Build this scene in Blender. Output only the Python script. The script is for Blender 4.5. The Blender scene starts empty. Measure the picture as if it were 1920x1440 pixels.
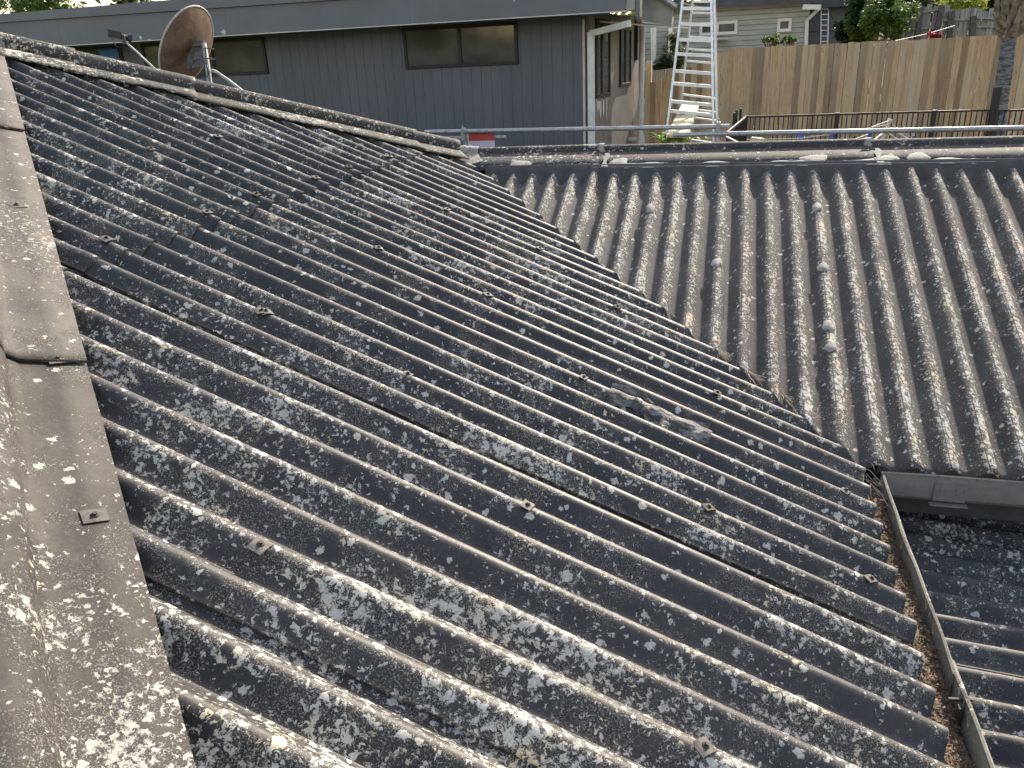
import bpy, math, random
import numpy as np
from mathutils import Vector, Matrix
R = math.radians
S = bpy.context.scene
C = S.collection
# ------------------------------------------------------------------ camera
FPX = 1479.75                                   # focal length in pixels of a 1920 wide frame
YAW, PITCH, ROLL = -0.2668009, 0.3846383, -0.0471328
CAM = Vector((2.0977758, -2.0958322, 0.5558421))
_f = Vector((math.sin(YAW)*math.cos(PITCH), math.cos(YAW)*math.cos(PITCH), -math.sin(PITCH)))
_r0 = Vector((math.cos(YAW), -math.sin(YAW), 0)); _u0 = _r0.cross(_f)
RT = _r0*math.cos(ROLL)+_u0*math.sin(ROLL); UP = _u0*math.cos(ROLL)-_r0*math.sin(ROLL); FW = _f
cam = bpy.data.cameras.new('camera'); cam.sensor_width = 36; cam.lens = FPX*36/1920
cam.clip_start = 0.05; cam.clip_end = 3000
co = bpy.data.objects.new('camera', cam); C.objects.link(co)
m = Matrix((RT, UP, -FW)).transposed().to_4x4(); m.translation = CAM
co.matrix_world = m; S.camera = co
# ------------------------------------------------------------------ light
SUN_EL, SUN_AZ = 34.0, 17.0                     # azimuth measured from +y towards +x
w = bpy.data.worlds.new('World'); S.world = w; w.use_nodes = True
nt = w.node_tree; bg = nt.nodes['Background']
sky = nt.nodes.new('ShaderNodeTexSky'); sky.sky_type = 'NISHITA'; sky.sun_disc = False
sky.sun_elevation = R(SUN_EL); sky.sun_rotation = R(SUN_AZ); sky.air_density = 1.2; sky.dust_density = 1.2
wb = nt.nodes.new('ShaderNodeMix'); wb.data_type = 'RGBA'; wb.blend_type = 'MULTIPLY'; wb.inputs[0].default_value = 1
wb.inputs[7].default_value = (1.235, .985, .80, 1)    # camera white balance for open shade
nt.links.new(sky.outputs[0], wb.inputs[6]); nt.links.new(wb.outputs[2], bg.inputs[0]); bg.inputs[1].default_value = 0.15
sl = bpy.data.lights.new('sun', 'SUN'); sl.energy = 3.3; sl.angle = R(0.6); sl.color = (1, .90, .76)
so = bpy.data.objects.new('sun', sl); C.objects.link(so)
sd = Vector((math.sin(R(SUN_AZ))*math.cos(R(SUN_EL)), math.cos(R(SUN_AZ))*math.cos(R(SUN_EL)), math.sin(R(SUN_EL))))
so.rotation_euler = sd.to_track_quat('Z', 'Y').to_euler(); so.location = (0, 0, 20)
S.view_settings.view_transform = 'Standard'; S.view_settings.look = 'None'
S.view_settings.exposure = 1.4; S.view_settings.gamma = 1
rnd = random.Random(7)
# ------------------------------------------------------------------ helpers
def ray(px, py): return FW + RT*((px-960)/FPX) - UP*((py-720)/FPX)
def plane_hit(px, py, n, p0):
    v = ray(px, py); n = Vector(n); return CAM + v*((Vector(p0)-CAM).dot(n)/v.dot(n))
def at(px, py, Y): return plane_hit(px, py, (0, 1, 0), (0, Y, 0))
def tag(o, label=None, cat=None, group=None, kind=None):
    for k, v in (('label', label), ('category', cat), ('group', group), ('kind', kind)):
        if v: o[k] = v
    return o
def thing(name, label, cat, loc=(0, 0, 0), group=None, kind=None):
    o = bpy.data.objects.new(name, None); C.objects.link(o); o.location = loc; o.empty_display_size = .2
    return tag(o, label, cat, group, kind)
def origin(o):
    v = Vector((0, 0, 0))
    while o is not None: v += o.location; o = o.parent
    return v
class MB:
    """collects shapes given in world coordinates and links them as one mesh"""
    def __init__(s): s.v = []; s.f = []; s.mi = []; s.sm = []; s.attr = None
    def add(s, vs, fs, mi=0, smooth=False):
        b = len(s.v); s.v += [tuple(x) for x in vs]; s.f += [tuple(i+b for i in f) for f in fs]
        s.mi += [mi]*len(fs); s.sm += [smooth]*len(fs); return s
    def box(s, c, size, ax=None, mi=0):
        c = Vector(c); X, Y, Z = ax or (Vector((1, 0, 0)), Vector((0, 1, 0)), Vector((0, 0, 1)))
        a, b, d = size[0]/2, size[1]/2, size[2]/2
        vs = [c+X*(a*i)+Y*(b*j)+Z*(d*k) for i in (-1, 1) for j in (-1, 1) for k in (-1, 1)]
        return s.add(vs, [(0, 1, 3, 2), (4, 6, 7, 5), (0, 4, 5, 1), (2, 3, 7, 6), (0, 2, 6, 4), (1, 5, 7, 3)], mi)
    def bar(s, p, q, w_, h_, up=(0, 0, 1), mi=0):
        p = Vector(p); q = Vector(q); Z = (q-p); L = Z.length; Z.normalize()
        X = Vector(up).cross(Z)
        if X.length < 1e-4: X = Vector((1, 0, 0)).cross(Z)
        X.normalize(); Y = Z.cross(X)
        return s.box((p+q)/2, (w_, h_, L), (X, Y, Z), mi)
    def tube(s, pts, r, n=12, mi=0, cap=True, rr=None):
        pts = [Vector(p) for p in pts]; rings = []; b = []
        N = None
        for i, p in enumerate(pts):
            T = (pts[min(i+1, len(pts)-1)]-pts[max(i-1, 0)]).normalized()
            if N is None:
                N = T.orthogonal().normalized()
            N = (N-T*N.dot(T)).normalized(); B = T.cross(N)
            q = rr[i] if rr else r
            b += [p+(N*math.cos(2*math.pi*k/n)+B*math.sin(2*math.pi*k/n))*q for k in range(n)]
        fs = [(i*n+k, i*n+(k+1) % n, (i+1)*n+(k+1) % n, (i+1)*n+k) for i in range(len(pts)-1) for k in range(n)]
        s.add(b, fs, mi, True)
        if cap:
            L = len(pts)-1
            s.add(b[:n], [tuple(range(n))[::-1]], mi); s.add(b[L*n:], [tuple(range(n))], mi)
        return s
    def prism(s, poly, d, mi=0):
        poly = [Vector(p) for p in poly]; d = Vector(d); n = len(poly)
        return s.add(poly+[p+d for p in poly], [tuple(range(n))[::-1], tuple(range(n, 2*n))]+[(i, (i+1) % n, n+(i+1) % n, n+i) for i in range(n)], mi)
    def build(s, name, mat, parent=None, loc=None, bevel=0):
        me = bpy.data.meshes.new(name)
        o = bpy.data.objects.new(name, me); C.objects.link(o)
        if parent is not None:
            o.parent = parent; O = origin(parent)
        elif loc is not None: o.location = loc; O = Vector(loc)
        else: O = Vector((0, 0, 0))
        me.from_pydata([(v[0]-O[0], v[1]-O[1], v[2]-O[2]) for v in s.v], [], s.f)
        for mm in (mat if isinstance(mat, (list, tuple)) else [mat]): me.materials.append(mm)
        me.polygons.foreach_set('material_index', s.mi); me.polygons.foreach_set('use_smooth', s.sm)
        if s.attr is not None:
            a = me.attributes.new('phase', 'FLOAT', 'POINT'); a.data.foreach_set('value', s.attr)
        me.update()
        if bevel:
            bm = o.modifiers.new('bevel', 'BEVEL'); bm.width = bevel; bm.segments = 2; bm.limit_method = 'ANGLE'
        return o
# ------------------------------------------------------------------ materials
class NT:
    def __init__(s, name):
        s.m = bpy.data.materials.new(name); s.m.use_nodes = True; s.t = s.m.node_tree; s.b = s.t.nodes['Principled BSDF']
        s.pos = s.t.nodes.new('ShaderNodeNewGeometry').outputs['Position']
    def L(s, a, b):
        if hasattr(a, 'is_output') or isinstance(a, bpy.types.NodeSocket): s.t.links.new(a, b)
        else: b.default_value = a
    def noise(s, scale, detail=4, rough=.6, vec=None, dist=0, col=False):
        n = s.t.nodes.new('ShaderNodeTexNoise'); n.inputs['Scale'].default_value = scale; n.inputs['Detail'].default_value = detail
        n.inputs['Roughness'].default_value = rough; n.inputs['Distortion'].default_value = dist
        s.L(vec if vec is not None else s.pos, n.inputs['Vector']); return n.outputs['Color' if col else 'Fac']
    def voro(s, scale, vec=None, feat='F1', out='Distance'):
        n = s.t.nodes.new('ShaderNodeTexVoronoi'); n.feature = feat; n.inputs['Scale'].default_value = scale
        s.L(vec if vec is not None else s.pos, n.inputs['Vector']); return n.outputs[out]
    def math(s, op, a, b=0, c=0):
        n = s.t.nodes.new('ShaderNodeMath'); n.operation = op; s.L(a, n.inputs[0]); s.L(b, n.inputs[1]); s.L(c, n.inputs[2]); return n.outputs[0]
    def ramp(s, x, a, b, lo=0, hi=1):
        n = s.t.nodes.new('ShaderNodeMapRange'); n.interpolation_type = 'SMOOTHSTEP'
        s.L(x, n.inputs[0]); s.L(a, n.inputs[1]); s.L(b, n.inputs[2]); s.L(lo, n.inputs[3]); s.L(hi, n.inputs[4]); return n.outputs[0]
    def mix(s, f, a, b):
        n = s.t.nodes.new('ShaderNodeMix'); n.data_type = 'RGBA'; s.L(f, n.inputs[0])
        for i, v in ((6, a), (7, b)):
            if isinstance(v, (tuple, list)): v = (*v[:3], 1)
            s.L(v, n.inputs[i])
        return n.outputs[2]
    def vscale(s, v, sc):
        n = s.t.nodes.new('ShaderNodeVectorMath'); n.operation = 'MULTIPLY'; s.L(v, n.inputs[0]); n.inputs[1].default_value = sc; return n.outputs[0]
    def vadd(s, a, b):
        n = s.t.nodes.new('ShaderNodeVectorMath'); n.operation = 'ADD'; s.L(a, n.inputs[0]); s.L(b, n.inputs[1]); return n.outputs[0]
    def dot(s, a, v):
        n = s.t.nodes.new('ShaderNodeVectorMath'); n.operation = 'DOT_PRODUCT'; s.L(a, n.inputs[0]); n.inputs[1].default_value = v; return n.outputs['Value']
    def warp(s, v, scale, amt):
        n = s.noise(scale, 3, .6, v, col=True); c = s.t.nodes.new('ShaderNodeVectorMath'); c.operation = 'SUBTRACT'
        s.L(n, c.inputs[0]); c.inputs[1].default_value = (.5, .5, .5); return s.vadd(v, s.vscale(c.outputs[0], (amt,)*3))
    def attr(s, name):
        n = s.t.nodes.new('ShaderNodeAttribute'); n.attribute_name = name; return n.outputs['Fac']
    def bump(s, h, strength=.5, dist=.002, normal=None):
        n = s.t.nodes.new('ShaderNodeBump'); n.inputs['Strength'].default_value = strength; n.inputs['Distance'].default_value = dist
        s.L(h, n.inputs['Height'])
        if normal is not None: s.L(normal, n.inputs['Normal'])
        return n.outputs[0]
    def done(s, col, rough=.8, metal=0, spec=None, normal=None):
        if isinstance(col, (tuple, list)): col = (*col[:3], 1)
        s.L(col, s.b.inputs['Base Color']); s.L(rough, s.b.inputs['Roughness']); s.L(metal, s.b.inputs['Metallic'])
        if spec is not None: s.b.inputs['Specular IOR Level'].default_value = spec
        if normal is not None: s.L(normal, s.b.inputs['Normal'])
        return s.m
def simple(name, col, rough=.6, metal=0, var=.25, scale=6, bump=0, bscale=200):
    n = NT(name); a = n.noise(scale, 5, .65)
    d = tuple(c*(1-var) for c in col); l = tuple(min(1, c*(1+var)) for c in col)
    c = n.mix(n.ramp(a, .3, .7), d, l)
    nm = n.bump(n.noise(bscale, 3), .5, bump) if bump else None
    return n.done(c, rough, metal, normal=nm)
def lichen_mat(name, base1, base2, dens=0.0, cream=.3, wear=0.0, wearcol=(.22, .2, .17), film=.6, flank=0.0, rough=.55, dots=1.0, seed=0.0, stretch=(1, 1, 1), filmcol=(.011, .010, .010), grain=50, lk=1.0, spk=.75):
    """old painted fibre cement: paint, black biofilm, crusts of pale lichen in patches, spots and fine speckle"""
    n = NT(name); p = n.vadd(n.pos, (seed, seed*1.7, seed*.6)); ps = n.vscale(p, stretch)
    pw = n.warp(n.warp(ps, 30, .032), 120, .022)
    big = n.noise(1.3, 3, .6, p); clus = n.noise(5.0, 4, .65, p)
    ph = n.attr('phase') if (flank or wear) else None
    M = n.math('ADD', n.math('MULTIPLY', big, .5), n.math('MULTIPLY', clus, .5))
    if flank:                                    # growth favours one flank of each corrugation
        pd = n.math('ABSOLUTE', n.math('SUBTRACT', n.math('FRACT', n.math('ADD', ph, 1.5-flank)), .5)); fl = n.ramp(pd, .08, .30, .10, -.05); M = n.math('ADD', M, fl)
    M = n.math('ADD', n.math('ADD', M, dens), n.math('MULTIPLY', n.dot(n.pos, (0, -1, 0)), .016))
    # crusts
    a = n.noise(grain, 7, .68, pw); th = n.ramp(M, .40, .66, .69, .495)
    crust = n.ramp(n.math('SUBTRACT', a, th), 0, .012)
    # separate spots of all sizes
    vd = n.voro(78, pw); rsz = n.voro(78, pw, out='Color'); sep = n.t.nodes.new('ShaderNodeSeparateColor'); n.L(rsz, sep.inputs[0])
    rad = n.math('MULTIPLY', n.math('POWER', sep.outputs[0], 2.7), .58*dots); rad = n.math('MULTIPLY', rad, n.ramp(M, .36, .62, .35, 1.25))
    spot = n.ramp(n.math('SUBTRACT', rad, vd), 0, .03)
    vd2 = n.voro(30, pw); rs2 = n.voro(30, pw, out='Color'); sp2 = n.t.nodes.new('ShaderNodeSeparateColor'); n.L(rs2, sp2.inputs[0])
    rad2 = n.math('MULTIPLY', n.math('POWER', sp2.outputs[1], 5), .46*dots)
    spot2 = n.ramp(n.math('SUBTRACT', n.math('SUBTRACT', rad2, vd2), n.math('MULTIPLY', n.math('SUBTRACT', n.noise(90, 3, .6, p), .5), .25)), 0, .02)
    # fine speckle inside the black film
    f1 = n.noise(7.5, 5, .7, n.vadd(p, (3.1, 0, 0))); filmM = n.ramp(n.math('ADD', f1, n.math('MULTIPLY', n.math('SUBTRACT', M, .5), .8)), .45, .57)
    sp = n.noise(260, 5, .8, n.vadd(p, (.3, 0, 0))); speck = n.math('MULTIPLY', n.ramp(sp, .535, .565), filmM)
    lich = n.math('MAXIMUM', n.math('MAXIMUM', crust, spot), spot2)
    if flank:                                    # small loose flecks caught on that flank
        pf_ = n.warp(n.vscale(p, (1.0, 1.9, 1)), 40, .03); v3 = n.voro(54, pf_); s3 = n.t.nodes.new('ShaderNodeSeparateColor'); n.L(n.voro(54, pf_, out='Color'), s3.inputs[0])
        r3 = n.math('MULTIPLY', n.math('MULTIPLY', n.math('POWER', s3.outputs[2], 1.7), .58), n.ramp(n.math('ADD', pd, n.math('MULTIPLY', n.math('SUBTRACT', n.noise(2.6, 5, .7, p), .5), .9)), .08, .42, 1, .2))
        lich = n.math('MAXIMUM', lich, n.ramp(n.math('SUBTRACT', r3, v3), 0, .03))
    # colours
    c = n.mix(n.ramp(n.noise(3.2, 5, .7, p), .3, .7), base1, base2)
    c = n.mix(n.ramp(n.noise(120, 4, .75, p), .45, .7, 0, .35), c, tuple(x*1.9 for x in base2))
    oi = n.t.nodes.new('ShaderNodeObjectInfo'); tone = n.ramp(oi.outputs['Random'], 0, 1, .78, 1.3)   # sheets weathered unequally
    vm = n.t.nodes.new('ShaderNodeVectorMath'); vm.operation = 'SCALE'; n.L(c, vm.inputs[0]); n.L(tone, vm.inputs['Scale']); c = vm.outputs[0]
    st = n.ramp(n.noise(2.0, 6, .75, n.vscale(n.vadd(p, (7, 2, 0)), (1.6, 1.6, 1))), .55, .72, 0, .55); c = n.mix(st, c, tuple(x*1.7 for x in base2))
    if wear:
        wm = n.math('MULTIPLY', n.ramp(n.math('ADD', n.math('ABSOLUTE', n.math('SUBTRACT', ph, .5)), n.math('MULTIPLY', n.math('SUBTRACT', n.noise(22, 5, .7, p), .5), .3)), .40, .54), wear)
        c = n.mix(n.math('MULTIPLY', wm, n.ramp(n.noise(160, 3, .7, p), .3, .6, .5, 1)), c, wearcol)
    c = n.mix(n.math('MULTIPLY', filmM, n.ramp(n.noise(60, 4, .7, p), .35, .6, film*.5, film)), c, filmcol)
    lc = n.mix(n.ramp(n.noise(9, 4, .6, p), .5-.12*cream, .8-.4*cream), tuple(x*lk for x in (.52, .515, .475)), tuple(x*lk for x in (.66, .57, .41)))
    lc = n.mix(n.ramp(n.noise(150, 4, .7, p), .3, .65), n.mix(.5, lc, (.2, .2, .19)), lc)
    c = n.mix(n.math('MULTIPLY', speck, spk), c, n.mix(.35, lc, (.2, .19, .18)))
    c = n.mix(lich, c, lc)
    h = n.math('ADD', n.math('MULTIPLY', n.noise(420, 3, .7, p), .35), n.math('MULTIPLY', n.math('MAXIMUM', lich, n.math('MULTIPLY', speck, .5)), .8))
    h = n.math('ADD', h, n.math('MULTIPLY', n.noise(38, 4, .6, p), .8))
    nm = n.bump(h, .8, .0016)
    return n.done(c, n.mix(lich, (rough,)*3, (.95,)*3), spec=.45, normal=nm)
M = {}
M['roofA'] = lichen_mat('old_charcoal_roof', (.020, .0205, .0215), (.033, .0325, .032), dens=.012, cream=.25, wear=.35, rough=.5)
M['roofA2'] = lichen_mat('old_charcoal_roof_clean', (.022, .0225, .0235), (.034, .034, .0345), dens=-.02, cream=.2, wear=.3, rough=.5, seed=4.2)
M['roofB'] = lichen_mat('old_brown_grey_roof', (.050, .048, .046), (.085, .081, .077), dens=.01, cream=.3, flank=1.08, film=.7, filmcol=(.030, .022, .017), rough=.88, dots=.9, seed=9.0)
M['roofC'] = lichen_mat('old_low_roof', (.018, .019, .021), (.032, .033, .035), dens=-.035, cream=.1, wear=.5, rough=.6, seed=2.2)
M['cap'] = lichen_mat('weathered_cap', (.016, .0155, .0145), (.058, .054, .048), dens=.0, cream=1.1, film=.75, grain=60, lk=.66, rough=.75, dots=.9, seed=6.1)
M['capB'] = lichen_mat('weathered_ridge_cap', (.030, .030, .031), (.058, .057, .055), dens=.035, cream=.1, film=.5, rough=.8, seed=12.4, grain=36, spk=.2, lk=.9)
M['gut'] = lichen_mat('mossy_gutter', (.10, .10, .085), (.21, .20, .165), dens=-.08, cream=.6, film=.75, rough=.85, seed=3.3, stretch=(1, 1, .35))
M['putty'] = simple('grey_putty', (.28, .265, .235), .8, var=.3, scale=25, bump=.003, bscale=60)
M['flash'] = simple('painted_flashing', (.052, .051, .050), .75, var=.25, scale=12, bump=.002, bscale=60)
M['black'] = simple('near_black_tray', (.012, .012, .012), .7, var=.3)
M['zinc'] = simple('galvanised_steel', (.36, .37, .37), .45, .55, var=.25, scale=30, bump=.0004)
M['washer'] = simple('grey_washer', (.085, .08, .075), .7, .2, var=.4, scale=60, bump=.001)
M['rustw'] = simple('rust_stained_washer', (.075, .055, .04), .85, .1, var=.6, scale=90, bump=.001)
M['bolt'] = simple('rusty_bolt', (.05, .04, .035), .7, .3, var=.4, scale=80)
# ------------------------------------------------------------------ our roof
T = 0.40729598; P = 0.146; XL = 0.0180; XE = 2.7573; CC = 4.0005; YR = 3.5977; XB = 0.6312
AMP = 0.0262; TH = 0.0065
SQ = math.sqrt(1+T*T)
nA = Vector((T, 0, 1))/SQ; nB = Vector((0, -T, 1))/SQ; nE = Vector((0, -T, 1))/SQ; nD = Vector((0, T, 1))/SQ
HIPC = -0.355; YRI = 3.87; EH = 2*YRI-CC; ZR = T*(YRI-CC)                       # left hip runs along x+y=HIPC, wing ridge along y=YRI
APX = Vector(((HIPC-EH)/2, 0, 0)); APX.y = HIPC-APX.x; APX.z = -T*APX.x
def zA(x): return -T*x
house = thing('corrugated_roof_house', 'dark grey hipped house roof of old corrugated sheets with pale lichen, filling the foreground', 'house', (0, 0, -3.4))
def sheet(name, mat, cols, lo, hi, fn, n, parent, nu=60, lift=lambda c, s: 0.0, phase0=0.0, seed=0, th=TH, kmin=None):
    """corrugated sheet. cols: cross coordinates, lo(c)/hi(c): its ends, fn(c, s): point on the crest plane, n: its normal"""
    r = random.Random(seed); vs = []; ph = []; nc = len(cols)
    A = [r.uniform(-1, 1) for _ in range(8)]
    for layer in (0, 1):
        for c in cols:
            a, b = lo(c), hi(c)
            for j in range(nu+1):
                s_ = a+(b-a)*j/nu
                q = (c-phase0)/P
                sag = .0009*math.sin(1.9*s_+A[0]*3+c*3)+.0007*math.sin(5.3*s_+A[1]*5+c*7)
                h = -AMP*(1-math.cos(2*math.pi*q)) + sag + lift(c, s_) - layer*th
                vs.append(fn(c, s_)+n*h); ph.append(q % 1.0)
    fs = []; W = nu+1; K = nc*W
    flip = (fn(cols[1], 0)-fn(cols[0], 0)).cross(fn(cols[0], 1)-fn(cols[0], 0)).dot(n) < 0
    for i in range(nc-1):
        for j in range(nu):
            a, b, c_, d = i*W+j, (i+1)*W+j, (i+1)*W+j+1, i*W+j+1
            f1 = (a, b, c_, d); f2 = (d+K, c_+K, b+K, a+K)
            if flip: f1, f2 = f1[::-1], f2[::-1]
            fs += [f1, f2]
    nsm = len(fs)
    for i in range(nc-1): fs += [(i*W, i*W+K, (i+1)*W+K, (i+1)*W), (i*W+nu, (i+1)*W+nu, (i+1)*W+nu+K, i*W+nu+K)]
    for j in range(nu):
        b = (nc-1)*W; fs += [(j, j+1, j+1+K, j+K), (b+j, b+j+K, b+j+1+K, b+j+1)]
    m = MB(); m.v = [tuple(v) for v in vs]; m.f = fs; m.mi = [0]*len(fs); m.sm = [True]*nsm+[False]*(len(fs)-nsm); m.attr = ph
    return m.build(name, mat, parent)
def rng(a, b, step):
    k = max(2, int(round((b-a)/step))); return [a+(b-a)*i/k for i in range(k+1)]
NS = P/18
fA = lambda y, x: Vector((x, y, -T*x))
jag = {}
def vend(y):                                     # cut edge of face A at the valley, a little uneven
    k = round(y/P)
    if k not in jag: jag[k] = rnd.uniform(-.02, .02)
    return min(XE, CC-y+jag[k]*0.6)
for j in range(-5, 4):                           # lower row: sheets of seven corrugations, lapped sideways
    y0 = (7*j+.60)*P; y1 = (7*j+8.32)*P
    cols = rng(y0, min(y1, 4.0), NS)
    r = random.Random(50+j); e = r.uniform(-.006, .006)
    def lift(y, x, y0=y0): return .013*max(0, 1-(y-y0)/(.9*P)) + .002
    lo = lambda y: max(-.16, HIPC-y+.06, y-EH+.06)
    hi = lambda y, e=e: max(vend(y)+e, lo(y)+.02)
    sheet('roof_sheet', M['roofA'] if j % 3 else M['roofA2'], cols, lo, hi, fA, nA, house, 70, lift, 0, 100+j)
for j in range(-2, 4):                           # upper row, its tails over the lower one
    y0 = (7*j+.60)*P; y1 = (7*j+8.32)*P
    y0 = max(y0, -.29); y1 = min(y1, 3.88)
    if y1-y0 < P: continue
    def lift(y, x, y0=y0): return .008+.010*max(0, 1-(y-y0)/(.9*P))+.004*max(0, x+.1)*8
    lo = lambda y: min(max(HIPC-y+.06, y-EH+.06), XL-.02)
    r = random.Random(80+j); e = r.uniform(-.008, .008)
    hi = lambda y, e=e: XL+.012+e
    sheet('roof_sheet', M['roofA2'] if j % 2 else M['roofA'], rng(y0, y1, NS), lo, hi, fA, nA, house, 40, lift, 0, 200+j)
fB = lambda x, y: Vector((x, y, T*(y-CC)))
for j in range(0, 6):                            # wing face towards the viewer
    x0 = XB+(7*j-6.66+3)*P; x1 = x0+7.9*P
    x0c = max(x0, .42)
    lo = lambda x: max(1.235, CC-x-.015)
    hi = lambda x: max(3.74, lo(x)+.01)
    def lift(x, y, x1=x1): return .012*max(0, 1-(x1-x)/(1.1*P))
    sheet('roof_sheet', M['roofB'], rng(x0c, x1, NS), lo, hi, fB, nB, house, 60, lift, XB, 300+j)
# faces that fall away: left of the left hip, and the long far side
fE = lambda x, y: Vector((x, y, T*(y-HIPC)))
for j in range(6):
    x0 = -5.2+j*7*P; x1 = x0+7.5*P
    ym = lambda x: min((HIPC-x) if x > APX.x else APX.y, 1.66)-.03
    sheet('roof_sheet', M['roofA2'], rng(x0, x1, P/10), lambda x: -3.5, lambda x: max(ym(x), -3.4), fE, nE, house, 20, lambda c, s: 0, 0, 400+j)
fD = lambda x, y: Vector((x, y, -T*(y-EH)))
for j in range(14):
    x0 = -5.2+j*7*P; x1 = x0+7.5*P
    def yl(x): return (APX.y if x < APX.x else min(x+EH, YRI))+.03
    sheet('roof_sheet', M['roofA2'], rng(x0, x1, P/10), yl, lambda x: 6.55, fD, nD, house, 16, lambda c, s: 0, 0, 500+j)
# ---- hip and ridge caps: flange, roll, flange, in lapped lengths
def cap(name, L0, L1, s0, s1, nL, nR, mat, parent, uE=.262, uC=.092, Rr=.082, RZ=.012, ARC=6, lift0=0, lift1=.009, ends=True, wob=0.0, seed=0, uLe=None, breaks=None):
    L0 = Vector(L0); L1 = Vector(L1); d = (L1-L0).normalized(); nL = Vector(nL); nR = Vector(nR)
    wR = nR.cross(d); wR.normalize();  wR = wR if wR.z < 0 else -wR
    wL = nL.cross(d); wL.normalize();  wL = wL if wL.z < 0 else -wL
    up = (Vector((0, 0, 1))-d*d.z).normalized(); out = (wR-up*wR.dot(up)).normalized()
    r = random.Random(seed); ph = [r.uniform(0, 6) for _ in range(6)]
    N = max(4, int((s1-s0)/.04)); vs = []; arc = 18
    t_ = .007
    for layer in (0, 1):
        for i in range(N+1):
            s_ = s0+(s1-s0)*i/N; lf = lift0+(lift1-lift0)*i/N
            B = L0+d*s_; k = -t_*layer
            wv = wob*(math.sin(9*s_+ph[0])+.6*math.sin(23*s_+ph[1]))
            e = uE+wv*.6
            if breaks:
                for (bs, bw, bd) in breaks:
                    if abs(s_-bs) < bw: e -= bd*(1-(abs(s_-bs)/bw)**2)*(.7+.3*math.sin(60*s_))
            row = [B+wR*e+nR*(.006+lf+k+wv*.25), B+wR*(e*.5+uC*.5)+nR*(.006+lf+k)]
            row.append(B+wR*(uC+.012)+nR*(.009+lf+k))
            rr = Rr+k
            for q in range(arc+1):
                th = R(-ARC)+(math.pi+R(2*ARC))*q/arc
                row.append(B+out*(rr*math.cos(th))+up*(RZ+lf+rr*1.02*math.sin(th)))
            row.append(B+wL*(uC+.012)+nL*(.009+lf+k)); row.append(B+wL*((uLe or uE))+nL*(.006+lf+k))
            vs += row
    W = len(vs)//(2*(N+1)); K = W*(N+1); fs = []; 
    for i in range(N):
        for j in range(W-1):
            a = i*W+j; fs += [(a, a+1, a+W+1, a+W), (a+K, a+K+W, a+K+W+1, a+K+1)]
    n1 = len(fs)
    for j in range(W-1):
        fs += [(j, j+K, j+1+K, j+1), (N*W+j, N*W+j+1, N*W+j+1+K, N*W+j+K)]
    for i in range(N):
        a = i*W; fs += [(a, a+W, a+W+K, a+K)]; a += W-1; fs += [(a, a+K, a+W+K, a+W)]
    m = MB(); m.v = [tuple(v) for v in vs]; m.f = fs; m.mi = [0]*len(fs); m.sm = [True]*n1+[False]*(len(fs)-n1)
    o = m.build(name, mat, parent)
    mod = o.modifiers.new('n', 'WEIGHTED_NORMAL') if False else None
    return o, d, wR
# left hip, from the apex down towards the viewer; s measured along it
Lh0 = APX.copy(); dh = Vector((1, -1, -T)); Lh1 = Lh0+dh*5
def sL(x): return (x-APX.x)*dh.length
HL = dh.length
def hipS(edge_x): return (edge_x-(-HIPC)/2*1.0-APX.x)*HL   # distance along the hip of the flange edge point whose x is edge_x
j1, j2 = hipS(-.86), hipS(.44); ln = j2-j1
cuts = [j1-ln, j1, j2, j2+ln, j2+2*ln]
for i in range(len(cuts)-1):
    a = max(cuts[i]-.10, 0.0); b = cuts[i+1]
    cap('hip_cap', Lh0, Lh1, a, b, nE, nA, M['cap'], house, lift0=.013, lift1=.025, seed=i, wob=.0006)
# raised line of the socket just above each joint
# right hip, apex down to the wing ridge
Rh0 = APX.copy(); Rh1 = Vector((YRI-EH, YRI, ZR)); dR = (Rh1-Rh0).length
cutsR = [0, .62, 1.28, dR*.88, dR-.02]
for i in range(4):
    cap('hip_cap', Rh0, Rh1, max(cutsR[i]-.06, 0), cutsR[i+1], nD, nA, M['capB'] if i != 9 else M['cap'], house, uE=.232, uC=.048, Rr=.056, RZ=.012, ARC=34, lift0=.014, lift1=.024, seed=20+i, wob=.002,
        breaks=[(1.05, .18, .06), (.75, .12, .03), (2.2, .1, .015)])
# main ridge to the left of the apex
for i in range(2):
    cap('ridge_cap', APX-Vector((3.4, 0, 0)), APX+Vector((.02, 0, 0)), 1.7*i, 1.7*i+1.72, nD, nE, M['cap'], house, seed=40+i)
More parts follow.
